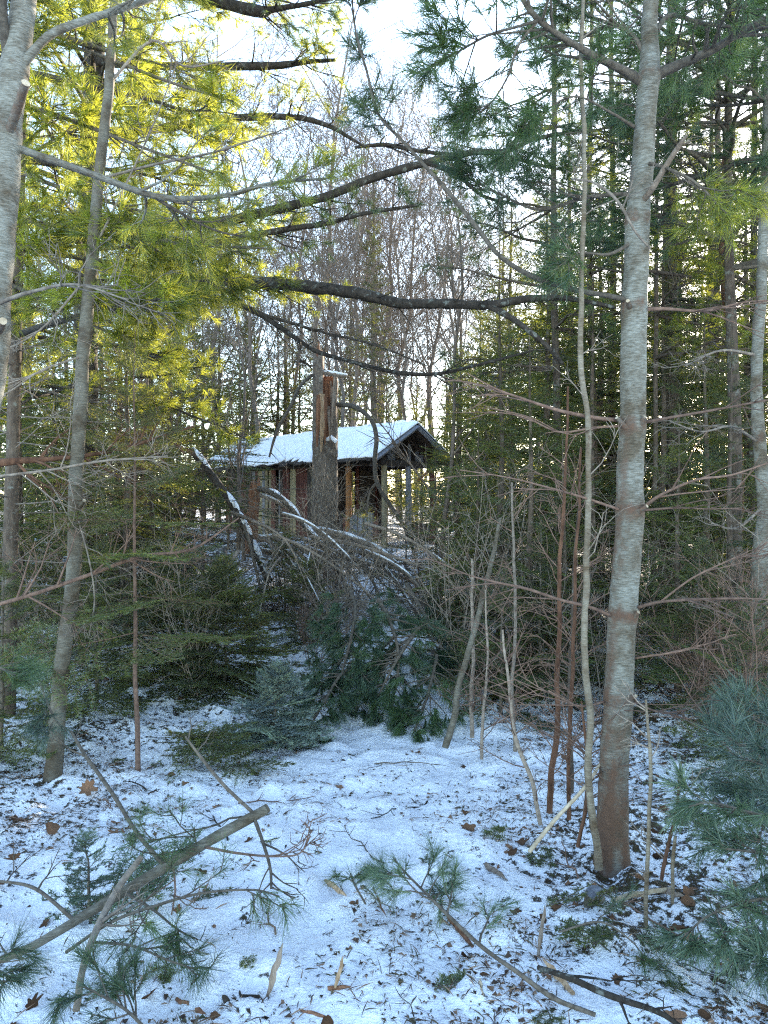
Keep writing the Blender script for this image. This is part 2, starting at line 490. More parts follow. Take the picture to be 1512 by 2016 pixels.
def fir_bough(L, rng, lod, droop=-.04, sub=True):
    """a flat spray along +X, length L: needle and twig builders"""
    spacing, ln, w = {0: (.0062, .024, .0042), 1: (.014, .034, .0085), 2: (.030, .055, .020), 3: (.07, .10, .05)}[lod]
    x = np.linspace(0, 1, 6)
    main = np.stack([x*L, rng.normal(0, .012, 6)*L*x, droop*L*np.sin(x*2.2)+.02*L*x], -1)[None]
    n1 = max(6, int(L/({0: .038, 1: .06, 2: .10, 3: .16}[lod])))
    c1, t1 = spawn(main, n1, L*.42, rng, 48, .97, .12, .97, .07, -.02, 4, alt=True)
    sc = (1.05-t1)[:, None, None]
    c1 = c1[:, :1]+(c1-c1[:, :1])*np.clip(sc*1.15, .18, 1)
    parts = [c1]
    if sub and lod < 3:
        l1 = np.linalg.norm(c1[:, -1]-c1[:, 0], axis=1)
        c2, _ = spawn(c1, {0: 6, 1: 4, 2: 3}[lod], l1*.45, rng, 45, .95, .25, .95, .07, -.01, 3, alt=True)
        parts.append(c2)
    nb = MB(); wb = MB()
    for q in [main]+parts: fir_needles(nb, q, rng, spacing, ln, w)
    wb.polys(main, .006*max(L, .5), .0012); wb.polys(parts[0], .0022, .001)
    if lod < 1 and len(parts) > 1: wb.polys(parts[1], .0013, .0008)
    return nb, wb

def rotm(az, el, roll=0):
    ca, sa, ce, se = math.cos(az), math.sin(az), math.cos(el), math.sin(el)
    X = np.array([ca*ce, sa*ce, se]); Y = np.array([-sa, ca, 0]); Z = np.cross(X, Y)
    cr, sr = math.cos(roll), math.sin(roll)
    return np.stack([X, Y*cr+Z*sr, Z*cr-Y*sr], 1)

def put(dst, src, Rm, t, s=1.0, da=0.0):
    for V, A in zip(src.V, src.A): pass
    V = np.concatenate(src.V)@(Rm.T)*s+t
    A = np.clip(np.concatenate(src.A)+da, 0, 1)
    F3 = np.concatenate(src.F3) if src.F3 else None
    F4 = np.concatenate(src.F4) if src.F4 else None
    dst.add(V, F3, F4, A)

BL = {}
for lod in (0, 1, 2, 3):
    BL[lod] = [fir_bough(1.0 if lod else .7, np.random.default_rng(100+lod*10+i), lod) for i in range(4 if lod else 3)]

def gen_fir(H, Rad, seed, lod, base=.08, dead=.0, gap=.16, per=5, rtrunk=None, sparse=1.0, power=.85, m_n='n_fir', droopy=.0):
    """crown, dead twigs and trunk meshes of a fir of height H"""
    rng = np.random.default_rng(seed)
    rt = rtrunk or .011*H+.008
    z = np.linspace(0, H, 14)
    bend = np.cumsum(rng.normal(0, .012, (14, 2)), 0)*H/8
    TP = np.stack([bend[:, 0], bend[:, 1], z], -1); TP -= np.array([TP[0, 0], TP[0, 1], 0])
    at = lambda q: np.array([np.interp(q, z, TP[:, 0]), np.interp(q, z, TP[:, 1]), q])
    tb = MB(); TP2 = TP.copy(); TP2[0, 2] = -.15
    tb.tube(TP2, rt*(1-.93*z/H)+.002, 7, 0.0, rough=.06, rs=rng)
    nb = MB(); wb = MB()
    q = base*H
    while q < H*.985:
        f = (q-base*H)/(H*(1-base))
        n = max(2, int(round(per*sparse*rng.uniform(.7, 1.2))))
        a0 = rng.uniform(0, 6.28)
        for i in range(n):
            L = Rad*((1-f)**power)*rng.uniform(.55, 1.15)+.06
            el = (-.22-droopy)+f*.85+rng.normal(0, .12)
            b = BL[lod][rng.integers(len(BL[lod]))]; Lb = 1.0 if lod else .7
            Rm = rotm(a0+i*6.28/n+rng.normal(0, .25), el, rng.normal(0, .3))
            p = at(min(H, q+rng.uniform(-.5, .5)*gap)); s = L/Lb
            if lod <= 1 or s > .3:
                put(nb, b[0], Rm, p, s, rng.normal(0, .08)); put(wb, b[1], Rm, p, s)
            else:
                put(nb, b[0], Rm, p, s, rng.normal(0, .08))
        q += gap*(1.15-.6*f)
    res = [('trunk', tb.mesh('fir_trunk', M['spruce']), None)]
    res.append(('branches', wb.mesh('fir_branches', M['limb']), 'stuff'))
    res.append(('needles', nb.mesh('fir_needles', M[m_n]), 'stuff'))
    if dead > 0:
        db = MB(); c = []
        zz = rng.uniform(.06*H, dead*H, int(dead*H*13))
        for q in zz:
            a = rng.uniform(0, 6.28); el = rng.uniform(-.3, .15); d = rotm(a, el)[:, 0]
            L = Rad*rng.uniform(.4, .95)
            p0 = at(q); x = np.linspace(0, 1, 5)[:, None]
            c.append(p0+d*L*x+np.array([0, 0, -.12*L])*x*x+rng.normal(0, .02, (5, 3))*x)
        c = np.array(c); db.polys(c, .004, .0015)
        c1, _ = spawn(c, 5, Rad*.28, rng, 45, .7, .25, 1, .15, -.02, 4); db.polys(c1, .0022, .001)
        c2, _ = spawn(c1, 2, Rad*.13, rng, 45, .6, .3, 1, .2, 0, 3); db.polys(c2, .0014, .0008)
        res.append(('dead_twigs', db.mesh('dead_twigs', M['twig']), 'stuff'))
    return res

def place(proto, name, label, cat, x, y, rz, sc=1.0, group=None, sink=.04, z=None):
    t = thing(name, label, cat, (x, y, (float(ground(x, y)) if z is None else z)-sink), rz, group, sc)
    for pn, me, kd in proto: ob(pn, me, t, kd)
    return t

# ------------------------------------------------------------------ the ground: one sheet
def axis(parts):
    out = []
    for a, b, s in parts: out.append(np.arange(a, b, s))
    return np.concatenate(out+[np.array([parts[-1][1]])])
gx = axis([(-400, -60, 40), (-60, -14, 3), (-14, -5, .35), (-5, 5, .045), (5, 14, .35), (14, 60, 3), (60, 400, 40)])
gy = axis([(-60, -4, 6), (-4, 1.6, .4), (1.6, 9.5, .045), (9.5, 20, .2), (20, 60, 1.5), (60, 140, 8), (140, 600, 50)])
X, Y = np.meshgrid(gx, gy)
Z = ground(X, Y)
near = ((np.abs(X) < 5.2) & (Y > 1.4) & (Y < 9.8))
Z = Z+np.where(near, .045*fbm(X*2.3, Y*2.3, 3, 11)+.044*fbm(X*9, Y*9, 2, 21), 0)+np.where(Y > 9.8, .06*fbm(X*1.3, Y*1.3, 2, 31), 0)
pathx = .12*Y-.75
off = np.abs(X-pathx)
lit = np.clip((off-.55)/1.1, 0, 1)*.09*np.clip((Y-2.0)/1.6, .2, 1)+.06*np.clip((Y-6)/3, 0, 1)+.08*fbm(X*.9, Y*.9, 2, 5)
lit = lit+.07*(Y > 2.4)*np.clip((X-.35)/.6, 0, 1)+.02*np.clip((-.75-X)/.5, 0, 1)*(Y > 3)
gb = MB()
ny, nx = X.shape
ii = (np.arange(ny-1)[:, None]*nx+np.arange(nx-1)[None])
F4 = np.stack([ii, ii+1, ii+nx+1, ii+nx], -1).reshape(-1, 4)
gb.add(np.stack([X, Y, Z], -1), None, F4, np.clip(lit, -.2, .4).ravel())
snow_ground = ob('ground', gb.mesh('ground', M['snow_ground']), None, 'structure')
snow_ground['label'] = 'thin snow over leaf litter on the forest floor'

# ------------------------------------------------------------------ the hut
HX, HY = .72, 17.0
GZ = float(ground(-.6, 17.5))-.02
hut = thing('wooden_hut', 'derelict wooden hut with a snow covered gable roof among the trees', 'hut', (HX, HY, GZ), math.atan2(-.703, .711))
RID, EAV = EYE+1.945-GZ, EYE+1.135-GZ
HW, LEN, WALL = 1.36, 6.9, .95
rng = np.random.default_rng(3)
def board(parent, name, mname, c, sz, rot=None, label=None):
    b = MB(); b.box((0, 0, 0), sz)
    V = b.V[0]; V += rng.normal(0, .006, V.shape)*(np.abs(V) > 0)
    if rot is not None: b.V[0] = V@np.asarray(rot).T
    return ob(name, b.mesh(name, M[mname], flat=True), parent, None, c, label=label)
# walls of upright boards
wall = MB(); wall.box((-3.9, 0, .02), (4.0, 1.8, .10)); ob('floor', wall.mesh('hut_floor', M['b_dark']), hut)
def upright_wall(nm, x0, x1, y, cols, miss, z1, along='x'):
    root = None
    q = x0; i = 0
    while q < x1:
        w = rng.uniform(.11, .19)
        if rng.random() > miss:
            h = z1-rng.uniform(0, .06); zb = rng.uniform(-.02, .15)
            c = (q+w/2, y+rng.uniform(-.012, .012), (h+zb)/2)
            sz = (w-.012, .024, h-zb)
            if along == 'y': c = (y+rng.uniform(-.012, .012), q+w/2, (h+zb)/2); sz = (.024, w-.012, h-zb)
            ro = rotm(0, rng.normal(0, .012)) if along == 'x' else None
            board(hut, 'wall_board', cols[rng.integers(len(cols))], c, sz, ro)
        q += w; i += 1
upright_wall('n', -6.0, -4.7, -WALL, ['b_grey', 'b_red', 'b_dark'], .12, EAV+.05)
upright_wall('n', -4.7, -3.55, -WALL, ['b_ochre', 'b_ochre', 'b_grey', 'b_red'], .10, EAV+.05)
upright_wall('n', -3.55, -1.7, -WALL, ['b_red', 'b_dark', 'b_red', 'b_ochre'], .22, EAV+.05)
upright_wall('f', -6.0, -2.1, WALL, ['b_dark', 'b_red', 'b_grey'], .10, EAV+.05)
upright_wall('b', -WALL, WALL, -6.02, ['b_dark', 'b_grey'], .05, EAV+.3, 'y')
upright_wall('c', -WALL+.1, WALL, -2.1, ['b_dark', 'b_red', 'b_dark'], .15, EAV+.3, 'y')
# low boards round the porch
for x in np.arange(-1.5, -.35, .16):
    if rng.random() > .25: board(hut, 'wall_board', ['b_dark', 'b_red', 'b_grey'][rng.integers(3)], (x, -.9, .33), (.13, .024, rng.uniform(.5, .75)))
for y in np.arange(.05, 1.0, .15):
    board(hut, 'wall_board', ['b_grey', 'b_dark', 'b_grey'][rng.integers(3)], (-.32, y, .22), (.024, .12, rng.uniform(.4, .55)))
# gable boards under the front of the roof
for y in np.arange(-.92, .93, .135):
    top = RID-(RID-EAV)*abs(y)/HW-.12; bot = EAV-.12
    if top-bot > .05: board(hut, 'gable_board', ['b_grey', 'b_grey', 'b_dark'][rng.integers(3)], (-.62, y, (top+bot)/2), (.024, .12, top-bot))
# posts and beams
for (x, y, mn) in [(-.3, -.72, 'b_ochre'), (-.3, .05, 'b_grey'), (-.3, .86, 'b_red'), (-1.25, -.9, 'b_orange'), (-2.05, -.93, 'b_dark'), (-3.6, -.93, 'b_dark'), (-2.05, .93, 'b_dark')]:
    p = MB(); p.tube([(0, 0, -.1), (.01, .008, .9), (0, 0, EAV-.12)], [.075, .07, .066], 7, rough=.06, rs=rng)
    ob('post', p.mesh('post', M[mn]), hut, None, (x, y, 0))
for y in (-.93, .93):
    board(hut, 'beam', 'b_dark', (-3.05, y, EAV-.03), (5.9, .10, .12))
board(hut, 'beam', 'b_dark', (-.32, .02, EAV-.06), (.10, 2.2, .12))
board(hut, 'brace', 'b_orange', (-.36, .62, EAV-.30), (.03, .45, .07), rotm(math.pi/2, .6)@np.array([[0, 1, 0], [-1, 0, 0], [0, 0, 1]]).T)
board(hut, 'brace', 'b_orange', (-1.9, -1.0, .32), (.55, .03, .09), rotm(0, .85))
# roof boards, rake boards and the snow on them
slope = math.hypot(HW, RID-EAV); pit = math.atan2(RID-EAV, HW)
roof = MB(); roof.box((-LEN/2, 0, RID-.05), (LEN, .10, .08)); roof = ob('roof', roof.mesh('ridge_beam', M['b_dark']), hut)
for sgn in (-1, 1):
    q = -LEN
    while q < -.01:
        w = min(rng.uniform(.2, .32), -q)
        ln_ = slope+rng.uniform(-.02, .12)
        b = MB(); b.box((0, 0, 0), (w-.012, ln_, .028))
        Rm = np.array([[1, 0, 0], [0, math.cos(pit), sgn*math.sin(pit)*-1*-1], [0, 0, 1.]])
        V = b.V[0]; yy = V[:, 1]+ln_/2; zz = V[:, 2]
        b.V[0] = np.stack([V[:, 0], sgn*(yy*math.cos(pit)), -yy*math.sin(pit)+zz], -1)
        if sgn < 0: b.F4 = [f[:, ::-1] for f in b.F4]
        ob('roof_board', b.mesh('roof_board', M['b_dark'], flat=True), roof, None, (q+w/2, 0, RID+rng.uniform(-.008, .008)))
        q += w
    b = MB(); n = 2
    P0 = np.array([.03, 0, RID-.06]); P1 = np.array([.03, sgn*HW, EAV-.06])
    b.tube([P0, P1], [.055, .055], 4); ob('rake_board', b.mesh('rake_board', M['b_grey'], flat=True), roof)
def roof_snow(sgn, seed):
    nx_, ny_ = 110, 34
    xs = np.linspace(-LEN-.03, .05, nx_); ts = np.linspace(-.012, 1.0, ny_)
    XX, TT = np.meshgrid(xs, ts)
    edge = slope+.05+.12*fbm(xs*2.6, xs*0+seed, 4, seed)
    if sgn < 0: edge = edge-.20*np.exp(-((xs+2.75)/.40)**2)*(.6+.6*np.sin(xs*24))
    sag = -.035*np.sin((XX/LEN)*-math.pi)
    D = TT*edge[None]
    th = .075*(1-np.exp(-(1.02-TT)*14))*(1-np.exp(-(XX+LEN+.05)*9))*(1-np.exp(-(.07-XX)*14))+.010
    th = th*(1+.7*fbm(XX*2.2, TT*4, 4, seed+3))
    th = th*(1-.45*np.exp(-(((XX+.37*vnoise(XX*1.1, XX*0+seed, 3)) % .31-.155)/.03)**2)*(vnoise(XX*2, TT*4, seed) > .4))
    base = RID+.024-D*math.sin(pit)+sag*0
    Yl = sgn*D*math.cos(pit)
    top = np.stack([XX, Yl+sgn*th*math.sin(pit)*(TT > .02), base+th*math.cos(pit)], -1)
    bot = np.stack([XX, Yl, base], -1)
    b = MB(); i = (np.arange(ny_-1)[:, None]*nx_+np.arange(nx_-1)[None]).ravel()
    F = np.stack([i, i+1, i+nx_+1, i+nx_], -1)
    if sgn > 0: pass
    else: F = F[:, ::-1]
    n = nx_*ny_
    rim = np.concatenate([np.arange(nx_), np.arange(1, ny_)*nx_+nx_-1, (ny_-1)*nx_+np.arange(nx_-2, -1, -1), np.arange(ny_-2, 0, -1)*nx_])
    r2 = np.roll(rim, -1)
    S = np.stack([rim, r2, r2+n, rim+n], -1)
    b.add(np.concatenate([top.reshape(-1, 3), bot.reshape(-1, 3)]), None, np.concatenate([F, F[:, ::-1]+n, S]))
    ob('roof_snow', b.mesh('roof_snow', M['snow']), roof)
roof_snow(-1, 4); roof_snow(1, 9)

# ------------------------------------------------------------------ pines built limb by limb
def limb(parent, org, rows, rng, mname='limb', needles='n_pine', n1=14, L1=.55, k2=4, L2=.17, t0=.3, tk=42, tl=.095, tw=.0024, droop=.10,
         k=7, rough=.05, name='limb', dead=0.0, world=None, up=.03, flat=.75, collar=0., tip=True, lab=None, sprd=(12, 62), fine=True):
    """one limb (pixel rows, or world points with radii) with side branches and needle tufts"""
    if world is None: P, r = pix(rows)
    else: P, r = world
    L = np.linalg.norm(np.diff(P, axis=0), axis=1).sum()
    wb = MB(); wb.tube(P, r, k, collar, rough=rough, rs=rng)
    par = P[None]
    child_needles = None
    if n1:
        c1, t = spawn(par, n1, L1, rng, 52 if fine else 42, flat, t0, .98, .12 if fine else .06, up, 5)
        sc = np.clip(1.15-.75*t, .25, 1)[:, None, None]
        c1 = c1[:, :1]+(c1-c1[:, :1])*sc
        rb = np.interp(t, np.linspace(0, 1, len(r)), r)
        wb.polys(c1, np.minimum(rb*.55, .009)+.0008, .0016, 4, collar)
        c2, t2 = spawn(c1, k2, np.clip(L2*sc[:, 0, 0]*1.3, .03, L2), rng, 45 if fine else 36, .5, .3, 1, .15 if fine else .07, up, 4)
        wb.polys(c2, .0024, .0013, 3, collar)
        if needles:
            keep = rng.random(len(c2)) > dead
            TP = np.concatenate([c1[:, -1], c2[keep][:, -1]]); TD = np.concatenate([c1[:, -1]-c1[:, -2], (c2[:, -1]-c2[:, -2])[keep]])
            if tip: TP = np.vstack([TP, P[-1]]); TD = np.vstack([TD, P[-1]-P[-2]])
            nb = MB(); tufts(nb, TP, TD, rng, tk, tl, tw, sprd, .07, droop)
            child_needles = nb
        elif fine:
            c3, _ = spawn(c2, 2, L2*.5, rng, 45, .4, .3, 1, .2, up, 3)
            wb.polys(c3, .0016, .0009, 3, collar)
    o = ob(name, wb.mesh(name, M[mname], org), parent, None, label=lab)
    if child_needles is not None:
        ob('needles', child_needles.mesh('needles', M[needles], org), o, 'stuff')
    return o

def cut_stub(parent, org, p0, p1, r0, r1, mname='pine'):
    b = MB(); P = np.array([p0, (np.array(p0)+p1)/2, p1])
    b.tube(P, [r0, (r0+r1)/2, r1], 10, .6, 0, capm=1)
    return ob('branch_stub', b.mesh('branch_stub', [M[mname], M['cut']], org), parent)

def trunk_mesh(rows, mname, org, rng, k=14, n=10, collars=(), rust=(), rough=.02, flare=0, wob=.25, side=0.):
    """rows in photo pixels; collars: rows v where a whorl swells and reddens; rust: (v0, v1) rusty ranges"""
    P, r = pix(rows, n)
    vv = 1008-(P[:, 2]-EYE)/P[:, 1]*1512
    a = np.zeros(len(P))
    ang = np.arange(k)/k*2*math.pi
    bx, by = np.cos(ang)[None]*1.6, np.sin(ang)[None]*1.6
    blot = np.clip(.5+.9*fbm(bx+P[:, 2:3]*5, by+P[:, 2:3]*1.7+7, 3, 41), 0, 1)
    a = a[:, None]*np.ones((1, k))
    if side: a = np.maximum(a, side*np.clip(np.sin(ang)+.25, 0, 1)[None]*(.45+.9*blot)*np.clip((vv-250)/700, .25, 1)[:, None])  # browner toward one side of the trunk, blotched and stronger lower down
    for j, c in enumerate(collars):
        wd = 13+9*((j*37) % 5)/4; st = .5+.4*((j*53) % 7)/6
        e = np.exp(-((vv-c)/wd)**2); a = np.maximum(a, (e*st)[:, None]*(.45+.9*blot)); r = r*(1+.09*e)
    for lo, hi in rust: a = np.maximum(a, (np.clip((vv-lo)/max(1, hi-lo), 0, 1)**.8)[:, None]*(.35+.6*blot))
    P = P+np.stack([fbm(P[:, 2]*2.2, P[:, 2]*0+rng.uniform(0, 99), 3, 8), fbm(P[:, 2]*2.2, P[:, 2]*0+rng.uniform(0, 99), 3, 9), 0*P[:, 2]], -1)*(wob*r.mean()+.004)
    r2 = r[:, None]*(1+.07*fbm(bx*.8+P[:, 2:3]*3, by*.8+P[:, 2:3]*4, 3, 17))
    if flare: r2 = r2*(1+flare*np.exp(-(P[:, 2:3]-P[0, 2])/.12)*(1+.8*np.sin(ang*3+1.3)[None]*.6+.5*np.sin(ang*5)[None]*.4))
    b = MB(); b.tube(P, r2, k, a, rough=rough, rs=rng)
    return b.mesh('trunk', M[mname], org), P, r

def auto_limbs(tree, org, trunkP, trunkR, zs, rng, lens, az_c, az_s, needles, per=3, el=(-.05, .35), **kw):
    """whorls of limbs with needles at the heights zs"""
    zt = trunkP[:, 2]
    o_ = np.argsort(zt)
    for z in zs:
        n = per if rng.random() < .6 else per-1
        for i in range(n):
            az = az_c+rng.uniform(-az_s, az_s)
            e = rng.uniform(*el); L = rng.uniform(*lens)
            p0 = np.array([np.interp(z, zt[o_], trunkP[o_, 0]), np.interp(z, zt[o_], trunkP[o_, 1]), z])
            d = rotm(az, e)[:, 0]
            x = np.linspace(0, 1, 7)[:, None]
            P = p0+d*L*x+np.array([0, 0, rng.uniform(-.12, .05)*L])*x*x+rng.normal(0, .03, (7, 3))*x
            rr = np.linspace(.011*L+.004, .003, 7)
            S = smooth(np.hstack([P, rr[:, None]]), 3)
            limb(tree, org, None, rng, needles=needles, world=(S[:, :3], S[:, 3]), n1=int(L*kw.get('dens', 8)), **{k: v for k, v in kw.items() if k != 'dens'})

# --- the pine at the edge with sawn branches (near, grey, streaked)
rng = np.random.default_rng(11)
org = np.array([*W(-130, 1760, 3.2)])
t = thing('white_pine_tree', 'streaked grey pine trunk with sawn branch stubs at the picture edge beside the thin trunk', 'tree', org)
me, TP, TR = trunk_mesh([(-130, 1790, 3.2, 74), (-105, 1450, 3.2, 70), (-62, 1000, 3.2, 66), (-20, 690, 3.2, 62), (0, 500, 3.2, 60), (11, 290, 3.2, 58), (27, 150, 3.2, 52), (44, 0, 3.2, 46), (52, -150, 3.2, 44), (60, -420, 3.2, 38)],
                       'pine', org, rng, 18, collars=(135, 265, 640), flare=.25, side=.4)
ob('trunk', me, t)
limb(t, org, [(38, 140, 3.2, 20), (62, 105, 3.18, 17), (105, 65, 3.2, 16), (180, 36, 3.25, 14), (250, 14, 3.35, 12), (330, -14, 3.5, 9), (430, -60, 3.8, 6)], rng, 'pine', 'n_pine', 12, .5, t0=.55, k=10)
limb(t, org, [(18, 125, 3.2, 20), (8, 60, 3.15, 20), (2, -20, 3.1, 19), (-6, -200, 3.0, 14)], rng, 'limb', None, 3, .3, k=10, collar=.8)
limb(t, org, [(36, 292, 3.2, 15), (110, 318, 3.3, 14), (200, 350, 3.45, 13), (300, 385, 3.6, 12), (370, 391, 3.7, 11), (450, 384, 3.9, 9), (540, 360, 4.1, 7), (640, 352, 4.3, 4)], rng, 'pine', 'n_pine', 14, .5, t0=.35, k=10, collar=.15)
limb(t, org, [(300, 385, 3.6, 8), (340, 410, 3.7, 6), (420, 452, 3.9, 4), (500, 470, 4.0, 3)], rng, 'limb', 'n_pine', 8, .35, t0=.3, k=6, name='limb')
limb(t, org, [(-12, 600, 3.2, 10), (60, 575, 3.0, 7), (150, 560, 2.9, 5), (250, 590, 2.8, 3)], rng, 'twig', None, 7, .3, k=6)
cut_stub(t, org, W(16, 268, 3.18), W(51, 163, 2.98), .020, .017, 'pine')
cut_stub(t, org, W(-2, 650, 3.16), W(6, 632, 3.04), .018, .015, 'pine')

# --- thin grey-brown trunk, sun along its edge
rng = np.random.default_rng(12)
gy0 = 4.55
org = W(105, 1536, gy0)
t = thing('slender_tree', 'slender grey brown trunk leaning over dry leaves, its edge caught by the sun', 'tree', org)
me, TP, TR = trunk_mesh([(98, 1580, gy0, 40), (105, 1530, gy0, 34), (125, 1300, gy0, 29), (145, 1120, gy0, 28), (152, 950, gy0, 27), (160, 780, gy0, 26), (172, 620, gy0, 25), (188, 430, gy0, 22), (205, 250, gy0, 20), (222, 80, gy0, 17), (232, -60, gy0, 15), (250, -400, gy0, 10)],
                       'alder', org, rng, 14, collars=(445, 660, 815, 1320), rust=((1380, 1540),), flare=.2)
ob('trunk', me, t)
for rows in ([(205, 350, 4.55, 6), (260, 335, 4.5, 5), (330, 318, 4.5, 5), (420, 300, 4.5, 4), (520, 268, 4.6, 3), (600, 240, 4.7, 2)],
             [(160, 560, 4.55, 5), (90, 640, 4.4, 4), (30, 680, 4.3, 3), (-20, 700, 4.2, 2)],
             [(165, 700, 4.55, 5), (80, 730, 4.3, 4), (20, 770, 4.2, 3), (-30, 790, 4.1, 2)],
             [(190, 480, 4.55, 5), (230, 400, 4.5, 4), (300, 250, 4.5, 3), (350, 120, 4.6, 2)],
             [(210, 170, 4.55, 6), (300, 80, 4.6, 5), (360, 130, 4.7, 4), (440, 120, 4.8, 3)],
             [(150, 1010, 4.55, 4), (175, 1100, 4.4, 3), (186, 1180, 4.4, 3), (176, 1250, 4.4, 2)]):
    limb(t, org, rows, rng, 'twig', None, 9, .35, 3, .15, t0=.2, k=6, name='branch')
cut_stub(t, org, W(158, 998, 4.5), W(166, 985, 4.44), .012, .01, 'alder')

# --- the large streaked pine
rng = np.random.default_rng(13)
D4 = 3.55
org = W(1205, 1690, D4)
t = thing('white_pine_tree', 'straight silvery pine trunk with rusty whorls and sawn stubs, thin pole in front', 'tree', org)
T4 = t
me, TP, TR = trunk_mesh([(1204, 1730, D4, 66), (1205, 1690, D4, 60), (1210, 1550, D4, 57), (1217, 1380, D4, 56), (1225, 1210, D4, 54), (1238, 1000, D4, 52), (1244, 830, D4, 50), (1250, 600, D4, 48), (1258, 410, D4, 44), (1270, 250, D4, 40), (1275, 155, D4, 40), (1278, 60, D4, 31), (1285, -60, D4, 28), (1300, -400, D4, 22)],
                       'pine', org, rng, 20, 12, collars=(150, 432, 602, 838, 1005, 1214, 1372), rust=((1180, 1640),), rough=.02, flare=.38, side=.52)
ob('trunk', me, t)
HL = [  # (rows, bark, needles, n1, L1, t0)
 ([(1262, 160, D4, 20), (1230, 140, 3.5, 17), (1170, 110, 3.4, 14), (1105, 72, 3.35, 12), (1060, 38, 3.3, 11), (1030, 0, 3.3, 10), (985, -80, 3.3, 7)], 'limb', 'n_dark', 12, .45, .25),
 ([(1062, 40, 3.3, 7), (1020, 52, 3.25, 5), (960, 70, 3.2, 5), (905, 100, 3.2, 4), (865, 120, 3.2, 3)], 'limb', 'n_dark', 12, .34, .3),
 ([(1060, 40, 3.3, 6), (1020, 90, 3.3, 5), (1000, 150, 3.35, 4), (960, 210, 3.4, 3), (905, 240, 3.45, 3)], 'limb', 'n_dark', 11, .34, .3),
 ([(1285, 152, D4, 22), (1330, 130, 3.5, 19), (1400, 100, 3.4, 16), (1460, 62, 3.3, 14), (1530, 25, 3.2, 12), (1700, -70, 3.1, 6)], 'limb', 'n_dark', 12, .5, .25),
 ([(1272, 110, D4, 12), (1245, 70, 3.6, 9), (1200, 50, 3.7, 7), (1120, 90, 3.8, 5), (1040, 130, 3.9, 4)], 'limb', 'n_dark', 16, .5, .2),
 ([(1292, 60, D4, 12), (1320, 30, 3.6, 9), (1380, 45, 3.7, 8), (1460, 55, 3.7, 5)], 'limb', 'n_dark', 14, .5, .2),
 ([(1262, 385, D4, 11), (1225, 382, 3.6, 8), (1150, 390, 3.7, 7), (1060, 412, 3.8, 6), (980, 380, 3.9, 4), (900, 340, 4.0, 3)], 'limb', 'n_dark', 16, .45, .3),
 ([(1238, 592, D4, 12), (1200, 583, 3.5, 10), (1130, 570, 3.5, 10), (1050, 545, 3.45, 10), (985, 505, 3.4, 9), (940, 450, 3.4, 9), (880, 375, 3.4, 8), (835, 325, 3.4, 7), (790, 275, 3.4, 6), (745, 225, 3.4, 5), (722, 140, 3.4, 5), (700, 60, 3.4, 4), (690, -40, 3.4, 3)], 'limb', 'n_dark', 10, .3, .62),
 ([(1248, 250, D4, 7), (1200, 220, 3.4, 5), (1130, 190, 3.3, 4), (1060, 230, 3.3, 3), (1000, 290, 3.3, 3)], 'limb', 'n_dark', 14, .4, .25),
 ([(1268, 320, D4, 8), (1310, 330, 3.4, 6), (1370, 360, 3.3, 5), (1430, 420, 3.3, 4)], 'limb', 'n_pine', 9, .35, .3),
 ([(1256, 470, D4, 8), (1200, 500, 3.5, 6), (1140, 500, 3.5, 4), (1080, 540, 3.5, 3)], 'limb', 'n_dark', 6, .25, .5),
]
for rows, bk, nd, n1, L1, t0 in HL:
    limb(t, org, rows, rng, bk, nd, n1, L1, 4, .16, t0, 40, .11, .0030, .12, k=9, tip=True)
DEADL = [
 [(1225, 828, D4, 9), (1170, 822, 3.45, 8), (1100, 808, 3.35, 7), (1030, 785, 3.3, 5), (975, 765, 3.25, 4), (920, 735, 3.2, 2)],
 [(1228, 838, D4, 6), (1170, 842, 3.5, 5), (1100, 850, 3.5, 4), (1030, 820, 3.5, 3), (960, 810, 3.5, 2)],
 [(1265, 832, D4, 8), (1320, 822, 3.45, 6), (1400, 808, 3.35, 5), (1470, 795, 3.3, 4), (1530, 785, 3.2, 3)],
 [(1262, 610, D4, 9), (1310, 608, 3.5, 7), (1390, 612, 3.4, 5), (1460, 596, 3.3, 4), (1530, 590, 3.2, 3)],
 [(1262, 1003, D4, 8), (1300, 975, 3.4, 6), (1370, 945, 3.3, 5), (1440, 935, 3.25, 4), (1530, 905, 3.2, 3)],
 [(1262, 1005, D4, 6), (1330, 1000, 3.5, 4), (1400, 1002, 3.4, 3), (1460, 1000, 3.4, 2)],
 [(1222, 1004, D4, 6), (1150, 980, 3.4, 5), (1080, 960, 3.3, 4), (1000, 940, 3.2, 3), (905, 925, 3.2, 2)],
 [(1210, 1215, D4, 8), (1160, 1195, 3.45, 7), (1100, 1180, 3.4, 6), (1040, 1160, 3.35, 6), (985, 1148, 3.3, 5), (925, 1133, 3.3, 3), (860, 1105, 3.25, 2)],
 [(1248, 1198, D4, 8), (1300, 1185, 3.4, 6), (1380, 1180, 3.3, 6), (1460, 1178, 3.2, 4), (1530, 1182, 3.2, 3)],
 [(1300, 1185, 3.4, 4), (1360, 1140, 3.3, 4), (1420, 1110, 3.25, 3), (1470, 1088, 3.2, 2)],
 [(1248, 1296, D4, 5), (1290, 1290, 3.4, 4), (1350, 1280, 3.3, 3), (1410, 1262, 3.2, 2)],
 [(1236, 1370, D4, 5), (1290, 1400, 3.4, 4), (1350, 1398, 3.3, 3), (1400, 1370, 3.2, 2)],
 [(1195, 1380, D4, 5), (1140, 1390, 3.4, 4), (1080, 1360, 3.3, 3)],
]
for rows in DEADL:
    limb(t, org, rows, rng, 'redtwig', None, 5, .36, 2, .18, .2, k=6, name='dead_branch', up=-.015, fine=False)
